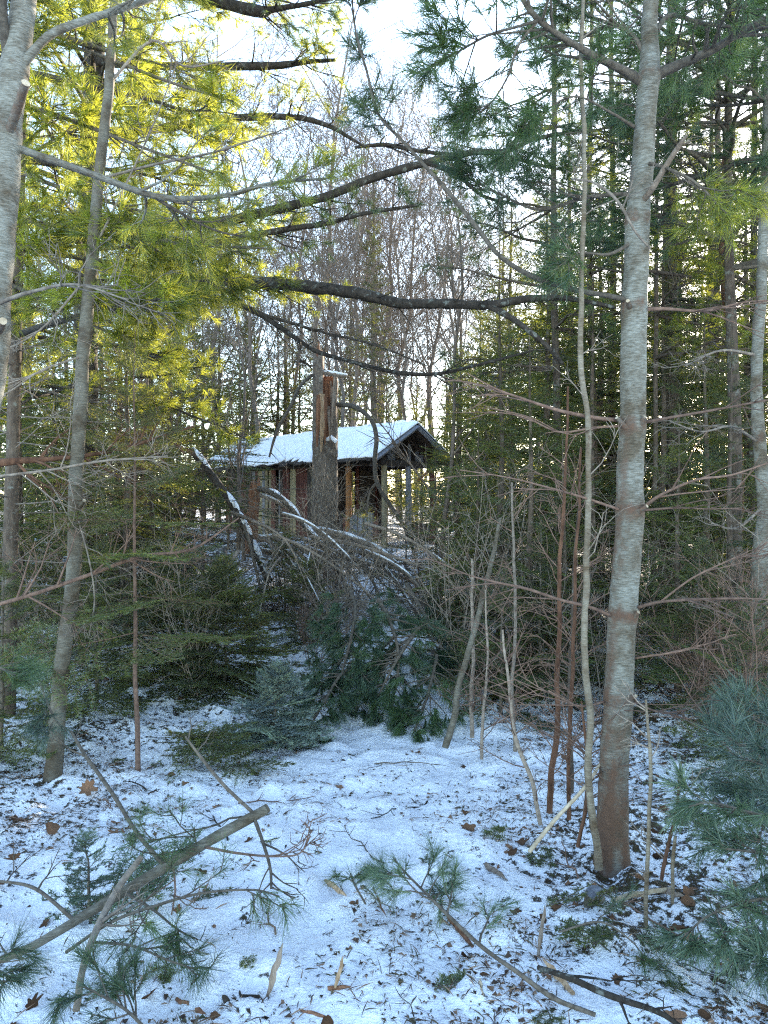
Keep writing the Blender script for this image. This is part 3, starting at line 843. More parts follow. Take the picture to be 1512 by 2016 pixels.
limb(t, org, [(1258, 405, D4, 13), (1285, 370, 3.45, 12), (1312, 325, 3.4, 11), (1335, 290, 3.35, 10), (1352, 266, 3.3, 6)], rng, 'oldwood', None, 1, .1, k=8, name='broken_branch', lab='broken dead branch with a pale splintered tip')
limb(t, org, [(1280, 490, 3.35, 4), (1250, 455, 3.3, 5), (1215, 395, 3.25, 6), (1170, 360, 3.25, 5), (1125, 352, 3.25, 4)], rng, 'twig', None, 2, .2, k=6, name='dead_branch')
for (u0, v0, u1, v1, dd) in [(1232, 842, 1214, 822, .06), (1256, 842, 1270, 820, .07), (1250, 1012, 1274, 996, .08), (1238, 1226, 1257, 1205, .07), (1236, 1380, 1252, 1370, .07), (1240, 606, 1236, 592, .09)]:
    cut_stub(t, org, W(u0, v0, D4-.03), W(u1, v1, D4-dd), .015, .0085)

# --- the pole in front of it and other slim stems
def stem(name, label, rows, mname, seed, cat='sapling', group=None, branches=8, L=.35, k=9, tw='twig', collars=(), rust=()):
    rng = np.random.default_rng(seed)
    org = W(rows[0][0], rows[0][1], rows[0][2])
    t = thing(name, label, cat, org, 0, group)
    me, P, r = trunk_mesh(rows, mname, org, rng, k, 8, collars, rust, .07, wob=2.2)
    ob('stem', me, t)
    if branches:
        b = MB(); c1, tt = spawn(P[None], branches, L, rng, 55, .2, .12, .98, .15, .02, 5); b.polys(c1, .0035, .0015, 4)
        c2, _ = spawn(c1, 4, L*.4, rng, 45, .3, .3, 1, .2, 0, 4); b.polys(c2, .0018, .001)
        ob('twigs', b.mesh('twigs', M[tw], org), t, 'stuff')
    return t
stem('pole_sapling', 'tall thin tan pole standing close in front of the silvery pine trunk', [(1172, 1712, 3.42, 17), (1170, 1620, 3.42, 15), (1163, 1450, 3.42, 14), (1158, 1250, 3.42, 13), (1155, 1050, 3.42, 12), (1153, 850, 3.42, 11), (1147, 700, 3.42, 11), (1148, 500, 3.42, 10), (1151, 300, 3.42, 9), (1150, 100, 3.42, 8), (1152, -120, 3.42, 6)], 'pole', 21, branches=12, L=.3, collars=(850, 1165, 1380))
stem('dead_stick', 'pale dead stick standing upright in the snow before the pine', [(1270, 1840, 2.95, 9), (1272, 1700, 2.95, 8), (1276, 1550, 2.95, 8), (1274, 1440, 2.95, 6), (1272, 1378, 2.95, 4)], 'pole', 22, 'stick', None, 6, .16)
stem('dead_stick', 'short brown snapped stem beside the pine boughs', [(1328, 1780, 3.0, 7), (1330, 1700, 3.0, 7), (1333, 1645, 3.0, 6)], 'pole', 23, 'stick', None, 0)
stem('dead_stick', 'bent orange brown stem rising behind the upright dead stick', [(1308, 1735, 3.15, 8), (1318, 1660, 3.2, 7), (1330, 1590, 3.2, 6), (1338, 1500, 3.3, 5)], 'red', 24, 'stick', None, 4, .2)
stem('leaning_sapling', 'dark brown stem leaning at the far end of the snowy clearing', [(872, 1472, 5.15, 14), (893, 1400, 5.15, 13), (915, 1310, 5.15, 12), (938, 1220, 5.2, 11), (962, 1125, 5.2, 9), (985, 1020, 5.2, 6)], 'alder', 25, 'sapling', None, 8, .4)
stem('leaning_sapling', 'split yellow stick propped against the foot of the tan pole', [(1040, 1676, 3.3, 8), (1090, 1615, 3.38, 8), (1150, 1548, 3.45, 7), (1185, 1490, 3.6, 5)], 'cut', 26, 'stick', None, 0)
cl = [([(1084, 1600, 4.1, 13), (1090, 1480, 4.1, 12), (1098, 1300, 4.1, 10), (1108, 1120, 4.1, 8), (1120, 950, 4.1, 6), (1126, 760, 4.1, 4)], 'red'),
      ([(1118, 1612, 3.95, 9), (1122, 1480, 3.95, 8), (1130, 1300, 3.95, 8), (1136, 1100, 3.95, 6), (1152, 880, 3.95, 4)], 'red'),
      ([(1062, 1625, 3.9, 9), (1046, 1540, 3.9, 9), (1018, 1440, 3.9, 8), (1000, 1330, 3.9, 6), (990, 1240, 3.9, 4)], 'twig'),
      ([(1128, 1560, 4.3, 8), (1122, 1400, 4.3, 7), (1128, 1200, 4.3, 6), (1140, 1000, 4.3, 4)], 'spruce'),
      ([(1010, 1480, 5.0, 8), (1012, 1300, 5.0, 7), (1008, 1150, 5.0, 6), (1010, 950, 5.0, 4)], 'twig'),
      ([(948, 1495, 5.0, 7), (950, 1400, 5.0, 6), (958, 1300, 5.0, 5), (955, 1150, 5.0, 3)], 'twig'),
      ([(1135, 1668, 3.6, 8), (1150, 1580, 3.6, 7), (1152, 1480, 3.6, 6), (1143, 1380, 3.6, 4)], 'red'),
      ([(930, 1452, 5.3, 9), (926, 1360, 5.3, 8), (934, 1240, 5.3, 7), (928, 1100, 5.3, 5)], 'twig')]
cl_lab = ['reddish brown slim stem, stoutest of the cluster beside the tan pole', 'reddish brown slim stem crossing just before its stouter neighbour by the pole', 'grey brown stem leaning toward the clearing at the foot of the stem cluster',
          'dark thin stem standing behind the reddish stems near the pole', 'thin grey stem midway between clearing edge and the reddish stems', 'thinnest grey twig stem at the clearing edge', 'short red brown stem right at the foot of the tan pole', 'grey stem next to the leaning dark stem at the clearing end']
for i, (rows, mn) in enumerate(cl):
    stem('slim_sapling', cl_lab[i], rows, mn, 40+i, 'sapling', 'slim stems beside the pine', 20, .3, 7, 'redtwig')

# --- curved streaked pine at the far edge and trunks round the sun
rng = np.random.default_rng(14)
org = W(1480, 1420, 5.6)
t = thing('white_pine_tree', 'crooked pale pine trunk at the picture edge behind the low boughs', 'tree', org)
me, TP, TR = trunk_mesh([(1478, 1440, 5.6, 34), (1482, 1300, 5.6, 32), (1490, 1180, 5.6, 32), (1502, 1080, 5.6, 32), (1508, 1010, 5.6, 31), (1500, 940, 5.6, 27), (1494, 860, 5.6, 24), (1490, 740, 5.6, 22), (1496, 600, 5.6, 20), (1505, 400, 5.6, 18), (1512, 150, 5.6, 15), (1520, -150, 5.6, 11)], 'pine', org, rng, 14, collars=(1165, 860, 640), rust=((1330, 1440),))
ob('trunk', me, t)
auto_limbs(t, org, TP, TR, np.arange(4.2, 6.8, .4), rng, (.9, 1.7), math.pi, 1.7, 'n_dark', 3, (-.1, .3), dens=8, tk=32)
for rows in ([(1492, 870, 5.6, 7), (1440, 840, 5.4, 5), (1380, 850, 5.3, 4), (1320, 830, 5.2, 3)], [(1500, 1000, 5.6, 6), (1450, 1040, 5.4, 5), (1400, 1030, 5.3, 3)], [(1490, 1180, 5.6, 6), (1440, 1210, 5.4, 4), (1380, 1190, 5.3, 3)], [(1494, 700, 5.6, 7), (1420, 690, 5.4, 5), (1350, 720, 5.2, 3)]):
    limb(t, org, rows, rng, 'twig', None, 8, .4, 3, .15, .2, k=6, name='dead_branch')
TR_ = [((1455, 1215, 7.6, 20), (1452, 850, 7.6, 18), (1425, 520, 7.6, 16), (1432, 200, 7.6, 12), 'red', 'red brown trunk standing before the low sun'),
       ((1330, 1180, 9.0, 34), (1325, 900, 9.0, 32), (1318, 600, 9.0, 28), (1322, 250, 9.0, 22), 'spruce', 'stout dark trunk just beyond the silvery pine'),
       ((1476, 1190, 8.5, 15), (1480, 850, 8.5, 14), (1484, 500, 8.5, 13), (1486, 150, 8.5, 10), 'dark', 'thin black trunk crossing the low sun'),
       ((1405, 1190, 9.5, 14), (1408, 850, 9.5, 13), (1412, 500, 9.5, 12), (1414, 150, 9.5, 9), 'spruce', 'slim dark trunk between the red brown trunk and the stout one'),
       ((1285, 1200, 8.0, 10), (1290, 900, 8.0, 9), (1292, 600, 8.0, 8), (1295, 300, 8.0, 6), 'spruce', 'thin trunk half hidden behind the silvery pine'),
       ((1095, 1190, 8.6, 16), (1098, 850, 8.6, 15), (1090, 500, 8.6, 13), (1092, 100, 8.6, 9), 'spruce', 'dark conifer trunk rising behind the tan pole'),
       ((1165, 1190, 9.6, 13), (1170, 850, 9.6, 12), (1160, 500, 9.6, 11), (1164, 100, 9.6, 8), 'spruce', 'dark trunk between the pole and the silvery pine'),
       ((1212, 1180, 10.5, 15), (1205, 850, 10.5, 14), (1208, 500, 10.5, 12), (1204, 100, 10.5, 9), 'spruce', 'slender dark trunk seen beside the silvery pine')]
for i, (a, b_, c, d, mn, lab) in enumerate(TR_):
    rng = np.random.default_rng(60+i)
    gz = float(ground((a[0]-756)/1512*a[2], a[2])); vb = 1008+(EYE-gz+.1)/a[2]*1512
    rows = [(a[0], vb, a[2], a[3]*1.15), (a[0], vb-40, a[2], a[3]), b_, c, d, (d[0]+5, d[1]-400, d[2], d[3]*.6)]
    org = W(*rows[0][:3])
    t = thing('conifer_tree', lab, 'tree', org, 0, 'dark trunks in the thicket')
    me, P, r = trunk_mesh(rows, mn, org, rng, 9, 6, rough=.05)
    ob('trunk', me, t)
    auto_limbs(t, org, P, r, np.arange(3.2, 6.6, .45), rng, (.8, 1.6), -1.6, 2.6, 'n_dark' if i % 2 else 'n_pine', 3, (-.2, .25), dens=6, tk=24, tw=.004, mname='spruce')
    b = MB(); c1, _ = spawn(P[None], 40, .9, rng, 80, .1, .1, .75, .1, -.02, 5); b.polys(c1, .005, .0018, 3)
    c2, _ = spawn(c1, 5, .3, rng, 45, .4, .2, 1, .15, 0, 4); b.polys(c2, .0025, .0012)
    ob('dead_twigs', b.mesh('dead_twigs', M['twig'], org), t, 'stuff')

rng = np.random.default_rng(19)
org = np.array([X_(1440, 6.6), 6.6, float(ground(X_(1440, 6.6), 6.6))-.08])
t = thing('dark_pine_tree', 'dark needled pine filling the sky above the crooked trunk', 'tree', org)
P = smooth(np.array([[org[0], 6.6, org[2]], [org[0]+.03, 6.6, 2.2], [org[0]-.02, 6.62, 4.5], [org[0]+.05, 6.6, 7.6]]), 6)
b = MB(); b.tube(P, np.linspace(.075, .012, len(P)), 10, .3, rough=.05, rs=rng); ob('trunk', b.mesh('trunk', M['spruce'], org), t)
auto_limbs(t, org, P, None, np.arange(3.7, 7.4, .24), rng, (.8, 1.9), -2.2, 1.5, 'n_dark', 4, (-.2, .2), dens=8, tk=32, tl=.125, tw=.0052, L1=.5, L2=.2)
# --- the big old pine at the side whose dark limbs span the view
rng = np.random.default_rng(15)
DB = 8.4
gz = float(ground(-3.3, DB)); org = W(165, 1008+(EYE-gz+.1)/DB*1512, DB)
t = thing('old_pine_tree', 'old pine with sunlit long needles whose black limbs reach across the view', 'tree', org)
vb = 1008+(EYE-gz+.1)/DB*1512
me, TP, TR = trunk_mesh([(165, vb, DB, 62), (165, vb-60, DB, 52), (168, 850, DB, 48), (172, 560, DB, 45), (180, 250, DB, 40), (190, 0, DB, 36), (200, -300, DB, 28), (205, -700, DB, 16)], 'dark', org, rng, 14, rough=.05, flare=.2)
ob('trunk', me, t)
BIG = [
 ([(175, 590, DB, 34), (250, 592, 8.0, 32), (330, 572, 7.5, 30), (400, 552, 7.2, 27), (500, 555, 7.0, 26), (620, 566, 6.9, 24), (700, 577, 6.8, 23), (790, 597, 6.8, 20), (880, 598, 6.7, 19), (960, 601, 6.6, 17), (1040, 588, 6.6, 14), (1120, 588, 6.6, 11), (1210, 605, 6.6, 7)], 'dark', None, 22, .6, .12),
 ([(960, 601, 6.6, 13), (1000, 622, 6.5, 12), (1040, 650, 6.4, 11), (1080, 685, 6.4, 9), (1108, 716, 6.3, 7)], 'dark', None, 4, .3, .4),
 ([(330, 575, 7.5, 20), (380, 556, 7.3, 19), (420, 530, 7.3, 18), (452, 503, 7.2, 16)], 'dark', None, 2, .2, .4),
 ([(380, 578, 7.4, 12), (440, 590, 7.2, 11), (500, 612, 7.1, 11), (560, 650, 7.0, 10), (620, 690, 6.9, 9), (700, 714, 6.8, 8), (780, 733, 6.8, 8), (860, 736, 6.7, 7), (950, 716, 6.7, 6), (1050, 690, 6.6, 4)], 'dark', None, 18, .5, .2),
 ([(495, 612, 7.1, 7), (560, 632, 7.0, 6), (640, 655, 7.0, 5), (740, 680, 6.9, 4), (840, 720, 6.9, 3)], 'dark', None, 8, .4, .3),
 ([(180, 430, DB, 22), (300, 440, 7.9, 20), (420, 440, 7.5, 18), (540, 412, 7.2, 17), (640, 388, 7.0, 16), (730, 352, 6.9, 16), (840, 320, 6.8, 15), (930, 300, 6.7, 12), (990, 298, 6.6, 10), (1060, 272, 6.6, 8), (1150, 255, 6.6, 5)], 'dark', 'n_dark', 16, .55, .25),
 ([(700, 290, 7.2, 6), (760, 285, 7.0, 8), (830, 298, 6.9, 8), (900, 305, 6.8, 6)], 'dark', None, 8, .5, .2),
 ([(840, 320, 6.8, 9), (900, 345, 6.7, 8), (950, 385, 6.7, 6), (1010, 400, 6.6, 4)], 'dark', 'n_dark', 10, .4, .2),
 ([(420, 478, 7.5, 12), (560, 452, 7.2, 11), (640, 440, 7.1, 10), (720, 420, 7.0, 8), (822, 404, 6.9, 5)], 'dark', 'n_dark', 10, .5, .1),
 ([(180, 260, DB, 18), (300, 255, 7.8, 16), (430, 235, 7.3, 14), (560, 230, 7.0, 12), (640, 245, 6.9, 9), (720, 290, 6.8, 5)], 'dark', 'n_pine', 18, .6, .15),
 ([(190, 120, DB, 18), (320, 130, 7.6, 16), (520, 130, 7.1, 14), (600, 122, 7.0, 10), (660, 118, 6.9, 6)], 'dark', 'n_pine', 18, .6, .1),
 ([(195, -40, DB, 20), (330, -20, 7.8, 20), (500, 20, 7.4, 22), (540, 18, 7.3, 12), (640, 0, 7.2, 8), (740, -30, 7.1, 5)], 'dark', 'n_dark', 20, .6, .15),
]
for rows, bk, nd, n1, L1, t0 in BIG:
    limb(t, org, rows, rng, bk, nd, n1, L1, 4, .18, t0, 40, .10, .0036, .12, k=10, rough=.12)
auto_limbs(t, org, TP, TR, np.arange(3.0, 8.2, .42), rng, (1.4, 3.0), -1.0, 1.3, 'n_pine', 3, (-.25, .18), dens=7, tk=34, tl=.11, tw=.0046, L1=.6, L2=.2, mname='dark')

# --- a nearer young pine at the same side: the bright long needles
rng = np.random.default_rng(16)
DY = 5.6
org = np.array([-2.75, DY, float(ground(-2.75, DY))-.08])
t = thing('young_pine_tree', 'young pine with bright yellow green needles behind the slender leaning trunk', 'tree', org)
P = smooth(np.array([[-2.75, DY, org[2]], [-2.72, DY, 1.5], [-2.7, DY+.05, 3.2], [-2.62, DY, 5.2], [-2.6, DY, 7.2]]), 6)
r = np.interp(P[:, 2], [0, 7.2], [.06, .012])
b = MB(); b.tube(P, r, 10, .3, rough=.05, rs=rng); ob('trunk', b.mesh('trunk', M['spruce'], org), t)
auto_limbs(t, org, P, r, np.arange(2.9, 6.8, .32), rng, (.8, 2.0), -.3, 1.5, 'n_pine', 3, (-.16, .25), dens=10, tk=36, tl=.13, tw=.0050, L1=.5, L2=.2)
for rows in ([(20, 330, 5.5, 10), (120, 370, 5.1, 8), (220, 400, 4.9, 6), (330, 430, 4.7, 4)], [(25, 470, 5.5, 10), (120, 520, 5.1, 8), (220, 570, 4.9, 6), (320, 620, 4.7, 4)], [(25, 560, 5.5, 9), (100, 600, 5.1, 7), (180, 640, 4.9, 5), (255, 665, 4.8, 3)],
             [(20, 400, 5.5, 9), (70, 440, 5.2, 7), (130, 470, 5.0, 5)], [(30, 200, 5.5, 10), (150, 240, 5.1, 8), (280, 290, 4.8, 6), (420, 340, 4.6, 4)], [(35, 60, 5.5, 9), (200, 110, 5.1, 7), (330, 160, 4.9, 6), (460, 200, 4.7, 4)],
             [(25, 520, 5.5, 8), (-20, 580, 5.2, 6), (-40, 640, 5.0, 4)], [(30, 430, 5.5, 9), (200, 460, 5.2, 8), (360, 480, 5.0, 6), (540, 490, 4.9, 4)]):
    limb(t, org, rows, rng, 'limb', 'n_pine', 13, .34, 3, .15, .15, 40, .12, .0040, .25, k=7, flat=.6)
# dead lower branches
b = MB(); c1, _ = spawn(P[None], 46, 1.1, rng, 80, .1, .1, .45, .1, -.03, 6); b.polys(c1, .006, .0018, 4)
c2, _ = spawn(c1, 6, .38, rng, 45, .4, .2, 1, .18, 0, 4); b.polys(c2, .0026, .0012)
c3, _ = spawn(c2, 2, .16, rng, 45, .4, .3, 1, .2, 0, 3); b.polys(c3, .0016, .001)
ob('dead_twigs', b.mesh('dead_twigs', M['twig'], org), t, 'stuff')

# ------------------------------------------------------------------ the wood: firs, bare trees
FB = [gen_fir(3.7, 1.15, 211+i, 1, .14, .40, gap=.21, per=4) for i in range(2)]
FC = [gen_fir(5.6, 1.35, 221+i, 2, .16, .42, gap=.19, per=5) for i in range(2)]
FD = [gen_fir(9.0, 1.5, 231+i, 2, .28, .40, gap=.24, per=5) for i in range(2)]
FE = [gen_fir(12.0, 1.9, 241+i, 3, .12, .0, gap=.30, per=6) for i in range(2)]
FN = gen_fir(8.0, .8, 251, 2, .10, .0, gap=.20, per=5)

# understory: (px, depth, proto, scale, label)
US = [
 (40, 7.4, FB[0], 1.0, 'fir with drooping sprays behind the edge pine, lowest one at that side'),
 (250, 7.6, FB[1], .95, 'fir with brown dead twigs between the slender trunk and the brush heap'),
 (320, 9.6, FB[0], .85, 'pale sunlit fir standing before the snowy eave of the hut'),
 (-60, 6.4, FB[1], .8, 'dark fir cut by the picture edge under the sawn pine'),
 (110, 9.8, FC[0], .75, 'bushy fir behind the old pine trunk'),
 (330, 12.5, FC[1], 1.0, 'tall sunlit fir beyond the brush heap near the hut roof end'),
 (470, 15.5, FC[0], .72, 'golden green fir at the far roof end of the hut'),
 (900, 9.8, FB[0], .80, 'fir beside the hut porch, nearest to its gable'),
 (985, 8.2, FB[1], 1.05, 'dense dark fir at the end of the clearing'),
 (1075, 9.2, FC[0], .95, 'dark fir behind the tan pole and slim stems'),
 (1165, 7.9, FB[0], 1.05, 'shaggy fir filling the gap between pole and clearing'),
 (1300, 8.4, FB[1], 1.1, 'shaggy dark fir just beyond the silvery pine'),
 (1390, 7.2, FB[0], .9, 'low spreading fir behind the dead branches of the silvery pine'),
 (1475, 9.0, FC[1], 1.0, 'fir under the low sun at the picture edge'),
 (1230, 11.5, FC[1], 1.05, 'tall fir rising behind the silvery pine trunk'),
 (1010, 12.6, FC[0], 1.1, 'tall fir standing back of the hut gable'),
 (1120, 13.5, FD[0], .95, 'high crowned fir far behind the tan pole'),
 (1390, 12.5, FD[1], 1.0, 'high crowned fir behind the red brown trunk'),
 (930, 15.5, FC[1], .68, 'fir against the bright gap beside the gable'),
 (160, 6.9, FB[1], .72, 'low fir with pale sprays right behind the slender trunk'),
 (300, 8.4, FB[1], .8, 'fir standing among dead twigs over the dark fir bushes'),
 (285, 11.5, FB[0], .9, 'fir before the far end of the hut roof with yellow sprays'),
 (30, 8.9, FC[1], .85, 'fir rising behind the branches of the sawn pine'),
 (230, 10.8, FC[1], 1.0, 'tall fir in the dim wood behind the old pine'),
 (860, 11.5, FB[1], .62, 'small fir standing at the porch posts'),
 (940, 7.4, FB[0], .62, 'low dark fir just behind the leaning dark stem'),
 (1040, 7.0, FB[1], .85, 'dark fir with dead twigs behind the thin grey stems'),
 (1110, 6.6, FB[0], .62, 'bushy fir low behind the reddish stems'),
 (1440, 6.3, FB[1], .78, 'fir with green sprays beside the crooked pale trunk'),
 (1335, 6.4, FB[0], .66, 'low fir close behind the silvery pine foot'),
 (1345, 10.2, FC[0], .95, 'dark fir in front of the stout dark trunk'),
 (1180, 10.4, FC[0], 1.0, 'dark fir crown between pole and silvery pine'),
 (960, 10.6, FC[1], .62, 'fir leaning its sprays against the gable side'),
 (1530, 7.4, FB[1], 1.0, 'fir cut by the picture edge beside the crooked trunk'),
]
for i, (u, y, pr, s, lab) in enumerate(US):
    place(pr, 'fir_tree', lab, 'fir tree', X_(u, y), y, i*1.7, s, 'firs of the understory')
# firs behind and beside the hut
rng = np.random.default_rng(31)
BK = [(905, 13.5, FC[1], .70), (945, 16.5, FC[0], .80), (1000, 18, FC[0], .9), (690, 26, FN, .95), (820, 32, FE[0], .6), (430, 24, FC[0], 1.35), (480, 22.5, FC[1], 1.2), (545, 24, FC[0], 1.25), (590, 26, FC[1], 1.2), (350, 17, FC[1], 1.1), (660, 28, FC[0], 1.0), (760, 30, FC[1], 1.1), (900, 20, FC[0], .95), (950, 19, FC[1], 1.1), (1100, 17, FC[0], 1.2), (1200, 16, FC[1], 1.1), (1290, 15, FC[0], 1.2), (1420, 15, FC[1], 1.0), (560, 24, FN, 1.0), (738, 19.8, FN, 1.22), (620, 30, FE[0], .75), (690, 34, FE[1], .8), (500, 27, FD[0], .9), (400, 22, FC[0], 1.2), (790, 27, FC[1], .9), (300, 19, FD[1], .9),
      (200, 16, FD[0], .8), (60, 14, FC[1], 1.2), (880, 30, FE[0], .55), (980, 24, FD[1], .85), (1060, 28, FE[1], .75), (1150, 22, FD[0], 1.0), (1250, 26, FE[0], .8), (1340, 19, FD[1], 1.0),
      (1440, 24, FE[1], .6), (640, 21.5, FC[0], .75), (720, 24.5, FC[1], .7), (1500, 16, FC[0], 1.1), (-80, 12, FD[1], .9), (130, 24, FE[0], .8), (1600, 20, FE[1], .7), (830, 21, FC[1], .7)]
for i, (u, y, pr, s) in enumerate(BK):
    place(pr, 'spruce_tree', 'conifer standing in the wood round and behind the hut', 'conifer', X_(u, y), y, i*2.3, s, 'conifers behind the hut')
# more wood toward the sun: unseen conifers added to shade the clearing
for i in range(18):
    x = rng.uniform(5.5, 12); y = rng.uniform(3.0, 20)
    if x < .55*y+.8: x = .55*y+.8+rng.uniform(0, 3)
    pr = [FC[0], FC[1], FD[0], FD[1], FB[0]][i % 5]
    place(pr, 'spruce_tree', 'unseen conifer added beside the view to shade the clearing', 'conifer', x, y, i*1.3, rng.uniform(.85, 1.15), 'unseen conifers shading the clearing')
for i in range(70):
    y = rng.uniform(30, 75); u = rng.uniform(-150, 1660)
    place(FE[i % 2], 'spruce_tree', 'small dark conifer far back in the wood', 'conifer', X_(u, y), y, i*1.1, rng.uniform(.28, .55), 'conifers far back in the wood')
# bare hardwoods
def gen_bare(H, seed, n1=16, lv=3, lean=.05):
    rng = np.random.default_rng(seed)
    x = np.linspace(0, 1, 9)
    P = np.stack([rng.normal(0, lean)*H*x+np.cumsum(rng.normal(0, .014, 9))*H, np.cumsum(rng.normal(0, .014, 9))*H, x*H-.2], -1)
    tb = MB(); tb.tube(P, (.0058*H)*(1-.9*x)+.006, 6, 0, rough=.05, rs=rng)
    cb = MB()
    c, tt = spawn(P[None], n1, H*.30, rng, 42, .05, .25, .97, .09, .10, 6); cb.polys(c, .0026*H*(1.1-tt*.7), .005, 4)
    l = H*.30
    for k, f, r0, r1 in [(6, .42, .009, .004), (5, .42, .006, .003), (5, .45, .0042, .0026)][:lv]:
        l *= f
        c, _ = spawn(c, k, l, rng, 42, .15, .2, 1, .13, .05, 4); cb.polys(c, r0, r1, 3)
    return [('trunk', tb.mesh('bare_trunk', M['bare']), None), ('branches', cb.mesh('bare_branches', M['bare']), 'stuff')]
BT = [gen_bare(13, 301), gen_bare(15, 302), gen_bare(11, 303, 20), gen_bare(6.0, 304, 9, 2)]
for i in range(56):
    y = rng.uniform(22, 62); u = rng.uniform(-150, 1660)
    if 900 < u < 1400 and y < 45: u -= 650
    place(BT[i % 3], 'bare_tree', 'bare grey hardwood in the far wood against the sky', 'bare tree', X_(u, y), y, rng.uniform(0, 6), rng.uniform(.8, 1.25), 'bare hardwoods in the far wood')
for i, (u, y, k, s) in enumerate([(880, 30, 1, 1.0), (690, 27, 0, 1.0), (1000, 34, 2, 1.2), (780, 40, 1, 1.1), (830, 36, 0, 1.0), (940, 26, 0, .9), (600, 33, 1, 1.0), (520, 21, 2, 1.1), (650, 19, 2, .9), (730, 20.5, 0, .9), (820, 22, 2, 1.0), (860, 25, 1, .9), (570, 24, 0, 1.0), (910, 21, 2, .95), (960, 30, 1, 1.0), (1040, 40, 0, 1.2), (760, 33, 2, 1.3), (700, 45, 1, 1.2), (800, 50, 0, 1.3), (880, 44, 2, 1.4), (1120, 46, 1, 1.2), (1200, 50, 0, 1.2), (640, 38, 0, 1.2)]):
    place(BT[k], 'bare_tree', 'bare grey hardwood in the far wood against the sky', 'bare tree', X_(u, y), y, i*1.9, s, 'bare hardwoods in the far wood')
for i in range(34):
    y = rng.uniform(8.5, 24); u = rng.choice([rng.uniform(-40, 480), rng.uniform(850, 1560)])
    place(BT[3], 'bare_sapling', 'thin bare sapling standing among the firs', 'sapling', X_(u, y), y, rng.uniform(0, 6), rng.uniform(.45, 1.0), 'bare saplings among the firs')

# leafless undergrowth
def gen_shrub(H, seed, mname, n=8):
    rng = np.random.default_rng(seed); c = []
    for i in range(n):
        a = rng.uniform(0, 6.28); e = rng.uniform(.9, 1.5); d = rotm(a, e)[:, 0]; x = np.linspace(0, 1, 7)[:, None]
        c.append(np.array([math.cos(a), math.sin(a), 0])*.08*rng.random()+d*H*rng.uniform(.5, 1.1)*x+rng.normal(0, .02, (7, 3))*x)
    c = np.array(c); b = MB(); b.polys(c, .0055, .002, 4)
    c1, _ = spawn(c, 9, H*.34, rng, 50, .1, .15, .98, .12, .03, 5); b.polys(c1, .0028, .0013)
    c2, _ = spawn(c1, 4, H*.14, rng, 45, .2, .25, 1, .16, .02, 4); b.polys(c2, .0017, .001)
    return [('twigs', b.mesh('shrub_twigs', M[mname]), 'stuff')]
SH = [gen_shrub(1.1, 401, 'redtwig'), gen_shrub(1.5, 402, 'twig', 7), gen_shrub(.8, 403, 'redtwig', 9), gen_shrub(1.9, 404, 'twig', 6)]
rng = np.random.default_rng(405)
for i in range(36):
    k = i % 4
    if i < 17: u = rng.uniform(880, 1540); y = rng.uniform(4.3, 8.0)
    elif i < 26: u = rng.uniform(-20, 470); y = rng.uniform(5.6, 9.0)
    else: u = rng.uniform(540, 900); y = rng.uniform(7.0, 10.5)
    place(SH[k], 'bare_shrub', 'leafless brown shrub of thin twigs in the undergrowth', 'shrub', X_(u, y), y, i*2.1, rng.uniform(.7, 1.15), 'leafless shrubs of the undergrowth')
for u, y, s_, lab in [(300, 8.8, .8, 'dying fir full of brown dry needles before the brush heap'), (215, 8.0, .78, 'dying fir with brown needles just past the slender trunk'), (400, 9.4, .55, 'small brown dead fir beside the leaning snowy log')]:
    t = place(FB[1], 'fir_tree', lab, 'fir tree', X_(u, y), y, u, s_, 'firs of the understory')
    for o in t.children:
        if o.name.startswith('needles'):
            o.material_slots[0].link = 'OBJECT'; o.material_slots[0].material = M['n_brown']

# ------------------------------------------------------------------ snapped tree before the hut
rng = np.random.default_rng(51)
DS = 12.0
gz = float(ground(-.93, DS)); org = np.array([W(640, 1000, DS)[0], DS, gz-.1])
t = thing('broken_tree', 'snapped grey trunk with a splintered top standing before the hut', 'tree trunk', org)
zz = lambda v: EYE-(v-1008)/1512*DS
b = MB(); zs = np.linspace(gz-.15, zz(868), 26)
P = np.stack([np.interp(zs, [gz, zz(868)], [W(638, 0, DS)[0], W(640, 0, DS)[0]]), np.full(26, DS), zs], -1)
b.tube(P, np.interp(zs, [gz, gz+.3, zz(868)], [.26, .215, .195]), 18, .0, rough=.05, rs=rng)
ob('trunk', b.mesh('trunk', M['snag'], org), t)
def shell(th0, th1, z0, z1, jag, ro, ri, mats, name, cx=640, lean=0, n=14, m_out=0, m_in=1, rg=rng):
    th = np.radians(np.linspace(th0, th1, n)); q = np.linspace(0, 1, 9)
    top = z1-np.abs(rg.normal(0, jag, n))
    c = W(cx, 0, DS)[0]
    def ring(r):
        zz_ = z0+(top-z0)[None]*q[:, None]
        return np.stack([c+lean*q[:, None]+r*np.cos(th)[None]*(1+rg.normal(0, .02, (9, n))), DS+r*np.sin(th)[None]+0*q[:, None], zz_], -1)
    A, B = ring(ro), ring(ri)
    b = MB(); i = (np.arange(8)[:, None]*n+np.arange(n-1)[None]).ravel(); F = np.stack([i, i+1, i+n+1, i+n], -1)
    b.add(A, None, F, .0, m_out); b.add(B, None, F[:, ::-1], .0, m_in)
    for e in (0, n-1):
        col = np.concatenate([A[:, e], B[:, e]]); k = np.arange(8); f = np.stack([k, k+1, k+10, k+9], -1)
        b.add(col, None, f if e else f[:, ::-1], 0., m_in)
    tp = np.concatenate([A[-1], B[-1]]); k = np.arange(n-1); b.add(tp, None, np.stack([k, k+1, k+n+1, k+n], -1), 0., m_in)
    return ob(name, b.mesh(name, mats, org, flat=True), t)
shell(128, 262, zz(905), zz(690), .10, .20, .10, [M['snag'], M['redwood']], 'splinter', 641, n=18)
